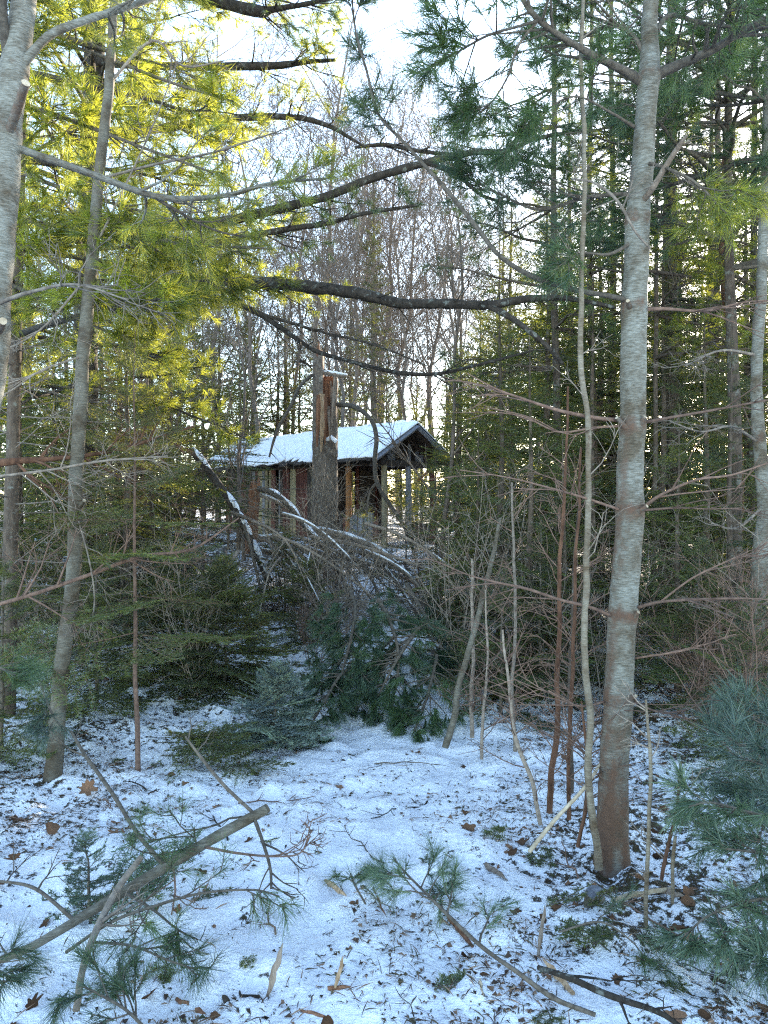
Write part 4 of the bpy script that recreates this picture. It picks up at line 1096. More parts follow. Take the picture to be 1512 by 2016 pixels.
shell(-62, 34, zz(900), zz(742), .12, .19, .12, [M['snag'], M['redwood']], 'splinter', 641, n=14)
shell(-112, -62, zz(900), zz(800), .12, .185, .10, [M['redwood'], M['redwood']], 'splinter', 641, n=10)
for (u, v0, v1, w, mn) in [(618, 720, 682, 7, 'snag'), (626, 715, 668, 8, 'redwood'), (633, 730, 676, 5, 'fresh'), (652, 770, 722, 6, 'redwood'), (661, 775, 734, 7, 'oldwood'), (645, 815, 770, 8, 'redwood')]:
    b = MB(); b.tube([W(u, v0, DS-.05), W(u+rng.normal(0, 1.5), (v0+v1)/2, DS-.04), W(u+rng.normal(0, 3), v1, DS-.05)], [w*.0048, w*.0034, .003], 5, rough=.3, rs=rng); ob('splinter', b.mesh('splinter', M[mn], org, flat=True), t)
b = MB(); b.tube([W(640, 870, DS+.03), W(642, 800, DS+.03), W(645, 742, DS+.03)], [.12, .10, .07], 8, rough=.15, rs=rng); ob('heartwood', b.mesh('heartwood', M['redwood'], org), t)
for (u0, v0, u1, v1, w) in [(628, 778, 624, 880, 9), (634, 776, 632, 890, 10), (640, 780, 640, 876, 8), (646, 800, 650, 872, 6), (660, 735, 652, 850, 7)]:
    b = MB(); b.tube([W(u0, v0, DS-.22), W((u0+u1)/2+1, (v0+v1)/2, DS-.27), W(u1, v1, DS-.25)], [w*.0045, w*.0042, w*.001], 5, rough=.25, rs=rng)
    ob('splinter', b.mesh('splinter', M['fresh' if w > 9 else 'redwood' if w > 7 else 'oldwood'], org, flat=True), t)
b = MB(); b.tube([W(634, 735, DS-.16), W(662, 739, DS-.22), W(688, 742, DS-.2)], [.022, .026, .012], 7, rough=.1, rs=rng); lg = ob('ledge', b.mesh('ledge', M['oldwood'], org), t)
b = MB(); b.tube([W(634, 729, DS-.16), W(662, 734, DS-.22), W(684, 738, DS-.2)], [.018, .028, .012], 7, rough=.25, rs=rng); ob('snow', b.mesh('snow', M['snow'], org), lg)
b = MB(); b.tube([W(640, 868, DS-.15), W(652, 862, DS-.18), W(662, 870, DS-.15)], [.03, .045, .03], 7, rough=.3, rs=rng); ob('snow', b.mesh('snow', M['snow'], org), t)
for rows in ([(664, 796, 11.9, 9), (700, 802, 11.6, 10), (730, 826, 11.4, 9), (741, 860, 11.3, 9), (738, 905, 11.2, 9), (742, 950, 11.1, 9), (765, 990, 11.0, 8), (792, 1030, 10.9, 7), (812, 1080, 10.8, 6), (832, 1150, 10.7, 4)],
             [(614, 738, 11.9, 7), (590, 762, 11.7, 7), (572, 800, 11.6, 7), (545, 850, 11.5, 6), (530, 900, 11.4, 4)],
             [(612, 722, 11.9, 5), (600, 714, 11.8, 5), (590, 708, 11.7, 3)],
             [(742, 950, 11.1, 6), (728, 970, 11.1, 5), (722, 1010, 11.0, 4)]):
    limb(t, org, rows, rng, 'limb', None, 7, .4, 3, .16, .2, k=8, name='dead_branch')

# ------------------------------------------------------------------ broken stub, fallen top and brush
org = W(498, 1060, 10.8); rng = np.random.default_rng(52)
t = thing('broken_stump', 'short snapped reddish stub rising from the brush heap before the hut', 'stump', org)
b = MB(); P, r = pix([(494, 1090, 10.8, 26), (496, 1030, 10.8, 25), (500, 985, 10.8, 23), (502, 955, 10.8, 22)], 5); b.tube(P, r, 12, 0, rough=.08, rs=rng); ob('trunk', b.mesh('trunk', M['redwood'], org), t)
for (u, v0, v1, w) in [(496, 958, 944, 9), (508, 958, 938, 10), (501, 958, 950, 8)]:
    b = MB(); b.tube([W(u, v0, 10.75), W(u+1, (v0+v1)/2, 10.75), W(u+2, v1, 10.75)], [w*.0036, w*.003, .004], 5, rough=.2, rs=rng); ob('splinter', b.mesh('splinter', M['redwood'], org, flat=True), t)

def snow_on(parent, org, P, r, rng, cover=.8):
    """a line of snow lying on a limb"""
    T = nrm(np.gradient(P, axis=0)); flat_ = 1-np.abs(T[:, 2])
    ok = (flat_ > .25)
    b = MB(); i = 0; n = len(P); any_ = False
    while i < n-3:
        j = i+int(rng.integers(4, 14)); j = min(j, n-1)
        if rng.random() < cover and ok[i:j].all() and j-i > 2:
            Q = P[i:j+1]+np.stack([0*r[i:j+1], 0*r[i:j+1], r[i:j+1]*.65+.002], -1)
            rr = (r[i:j+1]*.62+.0025)*np.sin(np.linspace(.25, math.pi-.25, j+1-i))**.5
            b.tube(Q, rr, 6, .5, rough=.12, rs=rng); any_ = True
        i = j
    if any_: ob('snow', b.mesh('snow', M['snow'], org), parent, 'stuff')

org = W(505, 1075, 10.2); rng = np.random.default_rng(53)
org[2] = float(ground(org[0], org[1]))-.05
t = thing('fallen_treetop', 'fallen dead treetop with arching snow lined limbs heaped before the hut', 'brush heap', org)
FL = [
 [(510, 962, 10.6, 12), (540, 972, 10.3, 13), (575, 1000, 10.0, 12), (600, 1035, 9.8, 11), (640, 1080, 9.5, 10), (680, 1150, 9.2, 8), (700, 1230, 9.0, 5)],
 [(512, 975, 10.6, 8), (550, 990, 10.4, 9), (590, 1020, 10.2, 8), (640, 1100, 9.8, 6), (660, 1170, 9.6, 4)],
 [(600, 1042, 10.2, 11), (650, 1048, 9.9, 13), (700, 1062, 9.7, 13), (750, 1085, 9.5, 12), (800, 1130, 9.3, 10), (850, 1185, 9.1, 8), (900, 1240, 8.9, 6), (940, 1290, 8.8, 3)],
 [(690, 1062, 9.7, 9), (740, 1100, 9.5, 9), (790, 1160, 9.3, 8), (830, 1230, 9.0, 6), (850, 1290, 8.8, 4)],
 [(510, 1062, 10.4, 14), (545, 1058, 10.2, 14), (572, 1050, 10.0, 12)],
 [(515, 1085, 10.2, 12), (550, 1090, 10.0, 12), (590, 1105, 9.8, 10), (640, 1130, 9.5, 7), (700, 1180, 9.2, 4)],
 [(660, 1118, 9.6, 5), (740, 1112, 9.4, 6), (830, 1108, 9.3, 4)],
 [(620, 1170, 9.0, 9), (660, 1178, 8.8, 8), (720, 1190, 8.6, 5)],
 [(560, 1090, 9.6, 9), (600, 1150, 9.3, 9), (640, 1230, 9.0, 7), (665, 1300, 8.8, 5)],
]
for i in range(34):
    u0, v0 = rng.uniform(440, 720), rng.uniform(1000, 1110); d0 = rng.uniform(8.6, 10.4)
    u1 = u0+rng.normal(110, 120); v1 = v0+rng.uniform(110, 220); d1 = d0-rng.uniform(.6, 1.4)
    um = u0+(u1-u0)*.5; vm = v0+(v1-v0)*rng.uniform(.25, .48)
    w = rng.uniform(3, 8)
    FL.append([(u0, v0, d0, w), ((u0+um)/2, (v0+vm)/2-6, (2*d0+d1)/3, w*.95), (um, vm, (d0+d1)/2, w*.8), ((um+u1)/2, (vm+v1)/2-4, (d0+2*d1)/3, w*.6), (u1, v1, d1, w*.3)])
for i, rows in enumerate(FL):
    P, r = pix(rows, 7)
    o = limb(t, org, rows, rng, ['limb', 'twig', 'twig'][i % 3], None, 7, .5, 3, .2, .15, k=6, up=-.06, flat=.3)
    snow_on(o, org, P, r, rng, .7 if i < 9 else .28)
# leaning snowy log
org = W(440, 985, 10.0); rng = np.random.default_rng(54)
t = thing('leaning_log', 'dead log sloping down out of the firs with snow along its top', 'log', W(520, 1130, 9.4))
org = W(520, 1130, 9.4)
rows = [(380, 888, 10.6, 15), (420, 940, 10.3, 16), (465, 1005, 10.0, 17), (500, 1075, 9.7, 17), (530, 1145, 9.4, 15)]
P, r = pix(rows, 7); b = MB(); b.tube(P, r, 10, 0, rough=.08, rs=rng); o = ob('log', b.mesh('log', M['dark'], org), t); snow_on(o, org, P, r*1.2, rng, .8)
c1, _ = spawn(P[None], 26, .8, rng, 60, .2, .05, .95, .12, -.06, 5); b = MB(); b.polys(c1, .007, .002, 4); c2, _ = spawn(c1, 6, .35, rng, 45, .3, .2, 1, .15, -.04, 4); b.polys(c2, .003, .0014)
c3, _ = spawn(c2, 3, .14, rng, 45, .3, .2, 1, .15, -.02, 3); b.polys(c3, .0018, .001)
ob('dead_twigs', b.mesh('dead_twigs', M['twig'], org), t, 'stuff')

# long loose sticks among the firs at the side
SK = [([(-20, 915, 4.4, 18), (30, 908, 4.4, 15), (120, 902, 4.5, 9), (220, 888, 4.7, 8), (300, 865, 4.9, 6), (380, 840, 5.1, 4)], 'red', 'brown broken branch reaching out past the slender trunk, uppermost of two'),
      ([(-20, 1195, 4.2, 9), (80, 1165, 4.3, 8), (180, 1130, 4.4, 8), (280, 1095, 4.6, 7), (380, 1080, 4.8, 5), (470, 1020, 5.0, 3)], 'redtwig', 'reddish branch crossing behind the slender trunk, lower of two'),
      ([(-20, 940, 4.2, 6), (100, 925, 4.3, 5), (200, 908, 4.4, 5), (330, 898, 4.5, 3)], 'twig', 'thin grey twig just beneath the uppermost brown branch')]
for i, (rows, mn, lab) in enumerate(SK):
    rng = np.random.default_rng(70+i); org = W(*rows[0][:3])
    t = thing('dead_branch', lab, 'branch', org)
    limb(t, org, rows, rng, mn, None, 14, .4, 4, .18, .1, k=7, name='stick', flat=.4)

# ------------------------------------------------------------------ young firs and boughs at the end of the clearing
def near_fir(name, label, u, v, Y, H, Rad, seed, needles, lod=0, per=5, gap=.085, base=.05, mt='limb', stem_r=None, cat='young fir', sparse=1.0, rows=None, droop=0.):
    """a young fir with each bough its own part"""
    rng = np.random.default_rng(seed)
    x = X_(u, Y); org = np.array([x, Y, float(ground(x, Y))-.02])
    t = thing(name, label, cat, org)
    z = np.linspace(0, H, 10); P = np.stack([np.cumsum(rng.normal(0, .006, 10)), np.cumsum(rng.normal(0, .006, 10)), z], -1)
    b = MB(); b.tube(P, np.linspace(stem_r or .006+.008*H, .002, 10), 7, 0, rough=.05, rs=rng); ob('stem', b.mesh('stem', M[mt]), t)
    meshes = []; LB = max(.22, Rad*.8)
    for j in range(5):
        nb, wb = fir_bough(LB, np.random.default_rng(seed*10+j), lod)
        meshes.append((wb.mesh('bough', M[mt]), nb.mesh('needles', M[needles])))
    q = base*H
    while q < H*.97:
        f = (q/H-base)/(1-base); n = max(3, int(per*sparse*rng.uniform(.8, 1.2))); a0 = rng.uniform(0, 6.28)
        for i in range(n):
            L = (Rad*(1-f)**.8*rng.uniform(.65, 1.1)+.05)/LB
            wm, nm = meshes[rng.integers(5)]
            Rm = rotm(a0+i*6.28/n+rng.normal(0, .2), -.12-droop+f*.9+rng.normal(0, .1), rng.normal(0, .25))
            from mathutils import Matrix
            e = Matrix(Rm.tolist()).to_euler()
            o = ob('bough', wm, t, None, (np.interp(q, z, P[:, 0]), np.interp(q, z, P[:, 1]), q+rng.uniform(-.02, .02)), e, (L, L, L))
            ob('needles', nm, o, 'stuff')
        q += gap*(1.1-.5*f)
    return t
near_fir('young_fir', 'small blue green young fir dusted with snow at the end of the clearing', 538, 1456, 5.35, .60, .46, 81, 'n_frost', 0, 7, .045)
near_fir('young_fir', 'broad dark green fir bush in front of the brush heap', 440, 1330, 6.6, 1.15, .78, 82, 'n_fir', 0, 7, .075)
near_fir('young_fir', 'dark fir bush beside the broad one, further toward the slender trunk', 335, 1320, 7.0, 1.0, .7, 83, 'n_fir', 0, 6, .08)
near_fir('young_fir', 'pale green sprayed young fir on a thin straight stem by the slender trunk', 275, 1520, 4.72, 2.75, .85, 84, 'n_fir', 0, 3, .22, .32, 'redtwig', .017, sparse=.8)
near_fir('young_fir', 'tiny fir seedling poking from the snow under the sawn limb', 180, 1780, 2.95, .36, .16, 85, 'n_blue', 0, 5, .06)
near_fir('young_fir', 'low fir with drooping green sprays at the picture edge before the sawn pine', 5, 1500, 4.9, 1.3, .65, 86, 'n_fir', 0, 4, .12)
near_fir('young_fir', 'dark low fir at the foot of the leaning dark stem', 985, 1430, 6.0, 1.2, .65, 87, 'n_fir', 0, 4, .12, .1)
near_fir('young_fir', 'young fir half hidden behind the slim reddish stems', 1065, 1400, 6.4, 1.5, .7, 88, 'n_fir', 0, 4, .13, .1)
near_fir('young_fir', 'leafy young fir between the silvery pine and the crooked trunk', 1370, 1420, 5.6, 1.4, .7, 89, 'n_fir', 0, 4, .13, .1)
near_fir('young_fir', 'green fir under the crooked pale trunk at the picture edge', 1480, 1400, 4.7, 1.1, .6, 90, 'n_fir', 0, 4, .12, .1)
near_fir('young_fir', 'dark fir bush under the fallen limbs right of the snow gap', 600, 1250, 8.2, .9, .65, 93, 'n_fir', 0, 5, .1)
near_fir('young_fir', 'low green fir at the foot of the snapped trunk', 560, 1150, 9.4, 1.1, .7, 94, 'n_fir', 1, 5, .12)
near_fir('young_fir', 'low dark fir behind the cut pine boughs', 880, 1300, 7.2, 1.0, .7, 95, 'n_fir', 0, 5, .11)
near_fir('young_fir', 'drooping fir between the slender trunk and its thin neighbour', 190, 1350, 6.0, 1.5, .75, 96, 'n_fir', 0, 4, .13)
near_fir('young_fir', 'scrubby fir before the hut porch beyond the fallen limbs', 800, 1150, 10.5, 1.5, .7, 91, 'n_fir', 1, 4, .15, .08)
near_fir('young_fir', 'snowy little fir between the snapped trunk and the porch', 720, 1100, 13.2, 1.3, .75, 92, 'n_fir', 1, 4, .15, .08)

def pine_bough(name, label, rows, seed, needles='n_dark', n1=14, L1=.3, t0=.15, tk=60, tl=.11, tw=.0020, droop=.35, mname='limb', k2=3, L2=.12, cat='pine bough', group=None, k=8, flat=.7, sprd=(8, 45), up=0.0):
    rng = np.random.default_rng(seed); org = W(*rows[0][:3])
    t = thing(name, label, cat, org, 0, group)
    limb(t, org, rows, rng, mname, needles, n1, L1, k2, L2, t0, tk, tl, tw, droop, k=k, flat=flat, sprd=sprd, up=up, name='limb')
    return t
HB = [([(690, 1165, 6.5, 8), (700, 1200, 6.3, 7), (690, 1260, 6.1, 6), (672, 1330, 6.0, 4)], 'pine bough hanging over the brush heap, uppermost of the cut boughs'),
      ([(745, 1180, 6.6, 8), (770, 1230, 6.3, 7), (785, 1300, 6.0, 6), (770, 1400, 5.8, 4)], 'drooping pine bough with long needles touching the snow of the clearing'),
      ([(830, 1230, 6.3, 8), (800, 1270, 6.1, 7), (770, 1320, 5.9, 5), (735, 1390, 5.8, 4)], 'pine bough laid slanting at the end of the clearing'),
      ([(720, 1290, 6.2, 7), (670, 1330, 6.0, 6), (640, 1380, 5.8, 5), (610, 1430, 5.6, 4)], 'pine bough drooping toward the small blue green fir'),
      ([(860, 1290, 6.1, 7), (850, 1340, 5.9, 6), (835, 1390, 5.8, 5), (815, 1440, 5.6, 3)], 'pine bough beside the leaning dark stem')]
HB += [([(640, 1215, 6.8, 7), (650, 1260, 6.5, 6), (655, 1310, 6.3, 5), (640, 1350, 6.2, 3)], 'dark pine bough in the heap right of the broad fir bush'),
       ([(800, 1150, 7.4, 8), (830, 1200, 7.0, 7), (850, 1250, 6.7, 5), (850, 1300, 6.5, 3)], 'pine bough under the tips of the fallen limbs'),
       ([(780, 1250, 6.6, 8), (740, 1290, 6.3, 7), (720, 1340, 6.1, 5), (700, 1400, 5.9, 3)], 'pine bough in the middle of the cut boughs')]
for i, (rows, lab) in enumerate(HB):
    pine_bough('cut_pine_bough', lab, rows, 110+i, 'n_dark', 20, .38, .05, 60, .125, .0040, .6, group='cut pine boughs at the end of the clearing')
# flat fir boughs lying on the snow
def lying_fir(label, u, v, Y, az, L, seed, needles='n_fir', el=.05, n=1):
    p = W(u, v, Y); p[2] = float(ground(p[0], Y))+.05
    t = thing('cut_fir_bough', label, 'fir bough', p, 0, 'cut fir boughs on the snow')
    rng = np.random.default_rng(seed)
    for j in range(n):
        nb, wb = fir_bough(L*rng.uniform(.7, 1.1), rng, 0)
        from mathutils import Matrix
        e = Matrix(rotm(az+rng.normal(0, .5), el+rng.uniform(0, .2), rng.normal(0, .4)).tolist()).to_euler()
        o = ob('spray', wb.mesh('spray', M['limb']), t, None, (rng.normal(0, .06), rng.normal(0, .05), .03*j), e)
        ob('needles', nb.mesh('needles', M[needles]), o, 'stuff')
lying_fir('heap of dark cut fir sprays on the snow below the blue green fir', 310, 1480, 4.95, .2, .65, 121, n=5)
lying_fir('dark fir spray lying on the snow next to the heap of sprays', 420, 1490, 4.85, .1, .5, 122, n=3)
lying_fir('blue grey fir spray beneath the sawn limb', 150, 1810, 2.95, .5, .5, 123, 'n_blue', .3, 3)
lying_fir('dark fir sprig lying beside the splintered slab', 1140, 1810, 2.95, .3, .2, 124, n=2)
lying_fir('dark green sprig on the snow near the fallen pine branch', 1220, 1880, 2.7, 2.2, .18, 125, n=2)
lying_fir('dark sprig in the snow beside the standing snapped stick', 1150, 1830, 2.8, 1.2, .16, 126, n=2)

# ------------------------------------------------------------------ near cut branches
rng = np.random.default_rng(130)
org = W(260, 1760, 2.8); org[2] = float(ground(org[0], 2.6))
t = thing('sawn_limb', 'long sawn grey limb lying across the snow with twigs and needle tufts', 'branch', org)
limb(t, org, [(-40, 1905, 2.42, 13), (60, 1865, 2.5, 16), (170, 1800, 2.62, 18), (270, 1740, 2.75, 20), (350, 1692, 2.86, 21), (430, 1645, 2.95, 21), (523, 1594, 3.05, 19)], rng, 'alder', None, 0, k=12, rough=.04, name='limb')
cut_stub(t, org, W(505, 1604, 3.03), W(527, 1591, 3.06), .0185, .0185, 'alder')
SUB = [
 ([(320, 1700, 2.82, 9), (270, 1640, 2.9, 8), (220, 1560, 3.05, 8), (170, 1490, 3.2, 7), (140, 1440, 3.3, 5)], 'limb', None, 2),
 ([(502, 1604, 3.03, 7), (440, 1545, 3.15, 7), (395, 1490, 3.25, 6), (365, 1450, 3.3, 4)], 'limb', None, 2),
 ([(500, 1610, 3.02, 8), (518, 1660, 2.95, 7), (532, 1710, 2.9, 6), (534, 1750, 2.85, 5)], 'limb', None, 6),
 ([(405, 1668, 2.9, 6), (470, 1680, 2.85, 5), (540, 1686, 2.8, 4), (590, 1680, 2.8, 3), (612, 1645, 2.8, 2)], 'redtwig', None, 8),
 ([(130, 1875, 2.5, 7), (220, 1815, 2.5, 6), (310, 1782, 2.5, 6), (400, 1758, 2.5, 5), (500, 1752, 2.55, 4), (550, 1765, 2.55, 3)], 'limb', 'n_dark', 5),
 ([(180, 1855, 2.45, 6), (260, 1862, 2.4, 5), (330, 1890, 2.4, 4), (390, 1910, 2.4, 3)], 'limb', 'n_dark', 5),
 ([(250, 1760, 2.7, 7), (300, 1790, 2.6, 5), (350, 1830, 2.55, 4), (390, 1850, 2.5, 3)], 'limb', 'n_dark', 4),
 ([(150, 1815, 2.6, 8), (70, 1750, 2.7, 7), (0, 1735, 2.8, 5), (-40, 1730, 2.8, 4)], 'limb', None, 3),
 ([(340, 1700, 2.85, 4), (345, 1750, 2.75, 4), (338, 1800, 2.65, 3)], 'redtwig', None, 3),
 ([(330, 1700, 2.84, 4), (322, 1685, 2.8, 4), (318, 1672, 2.76, 3)], 'limb', 'n_dark', 2),
 ([(388, 1672, 2.9, 4), (384, 1650, 2.85, 4), (382, 1630, 2.82, 3)], 'limb', 'n_dark', 2)]
for rows, mn, nd, n1 in SUB:
    limb(t, org, rows, rng, mn, nd, n1, .22, 2, .09, .3, 34, .11, .0018, .25, k=7, name='side_branch', sprd=(10, 55))
rng = np.random.default_rng(131); org = W(170, 1900, 2.45)
t = thing('cut_stick', 'brown cut stick crossing over the sawn limb', 'stick', org)
limb(t, org, [(150, 1990, 2.25, 14), (165, 1900, 2.35, 14), (195, 1820, 2.48, 14), (235, 1745, 2.6, 13), (278, 1688, 2.7, 12)], rng, 'twig', None, 3, .2, 3, .1, .3, k=9, name='stick')
pine_bough('pine_branch', 'green pine sprig hanging at the bottom edge below the sawn limb', [(300, 2040, 2.15, 7), (250, 1990, 2.15, 6), (200, 1960, 2.15, 5), (160, 1940, 2.15, 4)], 132, 'n_dark', 7, .16, .1, 60, .10, .0016, .2, L2=.07)
pine_bough('pine_branch', 'pine tuft entering at the bottom corner beside the sawn limb', [(-60, 1880, 2.2, 6), (-20, 1900, 2.2, 5), (20, 1925, 2.2, 4)], 133, 'n_dark', 4, .12, .1, 60, .10, .0016, .2, L2=.07)
pine_bough('pine_branch', 'pine tufts at the picture edge halfway down before the sawn pine', [(-80, 1330, 3.0, 6), (-20, 1310, 3.0, 5), (30, 1330, 3.0, 4)], 134, 'n_dark', 6, .2, .1, 55, .10, .0019, .2, L2=.09)
pine_bough('pine_branch', 'pine sprig hanging before the foot of the slender trunk', [(60, 1290, 3.6, 4), (100, 1400, 3.4, 4), (130, 1440, 3.3, 3)], 139, 'n_blue', 4, .14, .3, 50, .10, .0018, .2, L2=.08)
pine_bough('pine_branch', 'fallen pine branch with tufts lying across the snow of the clearing', [(1172, 1998, 2.38, 9), (1090, 1965, 2.45, 10), (1020, 1915, 2.52, 9), (950, 1865, 2.62, 8), (880, 1800, 2.75, 7), (835, 1755, 2.85, 5), (800, 1720, 2.95, 4), (775, 1690, 3.02, 3)], 135, 'n_blue', 12, .26, .42, 55, .105, .0017, .15, L2=.09)
pine_bough('pine_branch', 'bare dark branch lying in the lower snow behind the fallen pine branch', [(1060, 1905, 2.6, 10), (1120, 1925, 2.5, 12), (1200, 1960, 2.42, 13), (1290, 1990, 2.35, 11), (1340, 2020, 2.3, 8)], 136, None, 3, .2, mname='dark')
pine_bough('pine_branch', 'thin twig with small needle tufts beside the snapped stick', [(1100, 1835, 2.75, 4), (1180, 1815, 2.75, 4), (1240, 1850, 2.7, 3), (1280, 1900, 2.6, 2)], 137, 'n_dark', 4, .18, .2, 40, .09, .0016, .1, L2=.07)
pine_bough('pine_branch', 'needle sprig lying flat on the snow in the middle of the clearing', [(720, 1780, 2.95, 4), (700, 1745, 3.0, 4), (690, 1720, 3.05, 3)], 138, 'n_dark', 3, .12, .2, 40, .09, .0016, .1, L2=.06)
# low blue-green boughs of a pine at the lower edge
rng = np.random.default_rng(140)
org = np.array([1.95, 3.0, float(ground(1.95, 3.0))])
t = thing('small_pine_tree', 'small pine with soft blue green boughs at the lower picture edge', 'tree', org)
b = MB(); P = smooth(np.array([[1.95, 3.0, org[2]-.05], [1.93, 3.0, .5], [1.96, 3.02, 1.0], [1.95, 3.0, 1.35]]), 6); b.tube(P, np.linspace(.03, .008, len(P)), 9, .3); ob('trunk', b.mesh('trunk', M['spruce'], org), t)
NB = [[(1720, 1640, 3.0, 9), (1600, 1560, 2.95, 8), (1500, 1490, 2.9, 6), (1430, 1450, 2.85, 4)],
      [(1720, 1640, 3.0, 9), (1600, 1620, 2.9, 8), (1480, 1600, 2.85, 6), (1400, 1580, 2.8, 5), (1350, 1590, 2.8, 3)],
      [(1720, 1700, 3.0, 9), (1600, 1700, 2.9, 8), (1500, 1680, 2.8, 6), (1420, 1670, 2.75, 4)],
      [(1720, 1760, 3.0, 9), (1620, 1780, 2.8, 8), (1500, 1770, 2.7, 7), (1400, 1800, 2.65, 5), (1340, 1850, 2.6, 3)],
      [(1720, 1760, 3.0, 9), (1620, 1830, 2.7, 7), (1540, 1860, 2.6, 6), (1470, 1880, 2.55, 4)],
      [(1700, 1560, 3.0, 8), (1580, 1470, 3.1, 7), (1500, 1420, 3.2, 5), (1440, 1400, 3.25, 3)],
      [(1700, 1600, 3.0, 8), (1580, 1580, 3.2, 7), (1500, 1540, 3.3, 6), (1420, 1540, 3.35, 3)]]
for rows in NB:
    limb(t, org, rows, rng, 'limb', 'n_blue', 8, .26, 3, .11, .25, 40, .12, .0034, .28, k=8, sprd=(8, 52), flat=.7)

# ------------------------------------------------------------------ sticks, splinters, chips on the snow
def surf(x, y): return float(ground(x, y)+.045*fbm(np.float64(x*2.3), np.float64(y*2.3), 3, 11)+.044*fbm(np.float64(x*9), np.float64(y*9), 2, 21))
def chip(name, label, p0, p1, w, mname, seed, lift0=0., lift1=0., flatw=1.0, cat='wood chip', jag=.3):
    rng = np.random.default_rng(seed)
    def g(u, v, lift):
        Y = 2.6
        for _ in range(12):
            x = X_(u, Y); Y = 1512*(EYE-surf(x, Y)-lift)/(v-1008)
        return np.array([X_(u, Y), Y, surf(X_(u, Y), Y)+lift])
    A, B = g(*p0, lift0), g(*p1, lift1)
    x = np.linspace(0, 1, 7)[:, None]; P = A*(1-x)+B*x+rng.normal(0, .0015, (7, 3)); P[:, 2] += .006
    r = .62*w/2*A[1]/1512*np.interp(x[:, 0], [0, .2, .75, 1], [.6, 1, .9, .15])
    b = MB(); b.tube(P, r, 5, .5, rough=jag, rs=rng); b.V[0] += rng.normal(0, 1, b.V[0].shape)*np.repeat(r, 5)[:, None]*.20
    V = np.concatenate(b.V); c = P.mean(0)
    o = ob(name, b.mesh(name, M[mname], c, flat=True), None, None, tuple(c))
    return tag(o, label, cat, 'broken sticks and chips on the snow')
chip('snapped_stick', 'snapped stick standing up from the snow at the bottom of the clearing', (528, 1965), (556, 1862), 20, 'oldwood', 151, 0, .16, cat='stick')
chip('splintered_stub', 'small pale splintered stub sticking out of the snow', (660, 1948), (676, 1885), 16, 'fresh', 152, 0, .09)
chip('broken_stick', 'broken brown stick lying beside the fallen pine branch', (930, 1868), (878, 1802), 17, 'redwood', 153, 0, .02, cat='stick')
chip('snapped_stick', 'grey snapped stick upright in the snow among the sprigs', (1060, 1885), (1072, 1785), 15, 'oldwood', 154, 0, .13, cat='stick')
chip('wood_slab', 'pale torn slab of wood lying under the dead stick', (1205, 1775), (1325, 1750), 20, 'cut', 155)
chip('wood_splinter', 'long torn splinter of fresh wood beside the dark branch', (1130, 1960), (1068, 1892), 22, 'fresh', 156)
chip('bark_piece', 'bark piece lying on the snow in the middle of the clearing', (640, 1735), (682, 1765), 16, 'fresh', 157)
chip('broken_stick', 'dark wet stick at the bottom of the picture', (345, 1968), (410, 2005), 18, 'redwood', 158, cat='stick')
chip('bark_piece', 'short dark bark piece near the snapped stick at the bottom', (440, 1966), (470, 1996), 22, 'dark', 159)
chip('broken_stick', 'short stick lying at the bottom edge of the clearing', (590, 1990), (650, 2012), 12, 'redwood', 160, cat='stick')
chip('bark_piece', 'curled bark piece beside the tan pole foot', (955, 1705), (1000, 1735), 18, 'oldwood', 161)
chip('wood_chip', 'white sliver of wood on the snow beside the fallen branch', (945, 1930), (952, 1965), 8, 'cut', 162)
chip('bark_piece', 'brown chip under the splintered stub', (645, 1950), (690, 1945), 14, 'redwood', 163)
chip('wood_slab', 'bark covered piece behind the pale torn slab', (1300, 1755), (1350, 1770), 20, 'oldwood', 164)
chip('wood_chip', 'torn pale strip on the snow near the low pine boughs', (1390, 1870), (1490, 1935), 9, 'fresh', 165)
chip('broken_stick', 'thin brown twig lying mid clearing', (735, 1750), (760, 1810), 7, 'redwood', 166, cat='stick')
# a small sawn stump
p = W(1170, 1770, 3.12); p[2] = surf(p[0], 3.12)
b = MB(); b.tube([p+[0, 0, -.05], p+[0, -.01, .015], p+[.0, -.02, .04]], [.045, .042, .038], 12, .3, capm=1, rough=.06)
o = ob('cut_stump', b.mesh('cut_stump', [M['alder'], M['b_grey']], p), None, None, tuple(p)); tag(o, 'little grey sawn stump among leaves beside the pale torn slab', 'stump')

# ------------------------------------------------------------------ fallen leaves and litter
def leaf_mesh(seed, lobes, depth):
    rng = np.random.default_rng(seed); n = 22
    th = np.linspace(0, 2*math.pi, n, endpoint=False)
    rr = (1-depth*(.5+.5*np.cos(th*lobes)))*(.75+.25*np.cos(th))*rng.uniform(.85, 1.1, n)
    x = rr*np.cos(th); y = rr*np.sin(th)*.8
    k1, k2 = rng.uniform(.3, .9), rng.uniform(-.5, .8)
    hz = lambda x, y: k1*y*y+k2*x*x*.6+.25*np.sin(x*3+seed)*y
    V = np.concatenate([[[0, 0, hz(0., 0.)]], np.stack([x*.5, y*.5, hz(x*.5, y*.5)], -1), np.stack([x, y, hz(x, y)], -1)])
    i = np.arange(n); j = (i+1) % n
    b = MB(); b.add(V, np.stack([0*i, 1+i, 1+j], -1), np.stack([1+i, 1+n+i, 1+n+j, 1+j], -1), np.concatenate([[.9], np.full(n, .8), np.full(n, .6)]))
    return b.mesh('leaf', M['leaf'])
LM = [leaf_mesh(171, 5, .5), leaf_mesh(172, 7, .45), leaf_mesh(173, 1, .1), leaf_mesh(174, 3, .55), leaf_mesh(175, 5, .35)]
rng = np.random.default_rng(176); cnt = 0
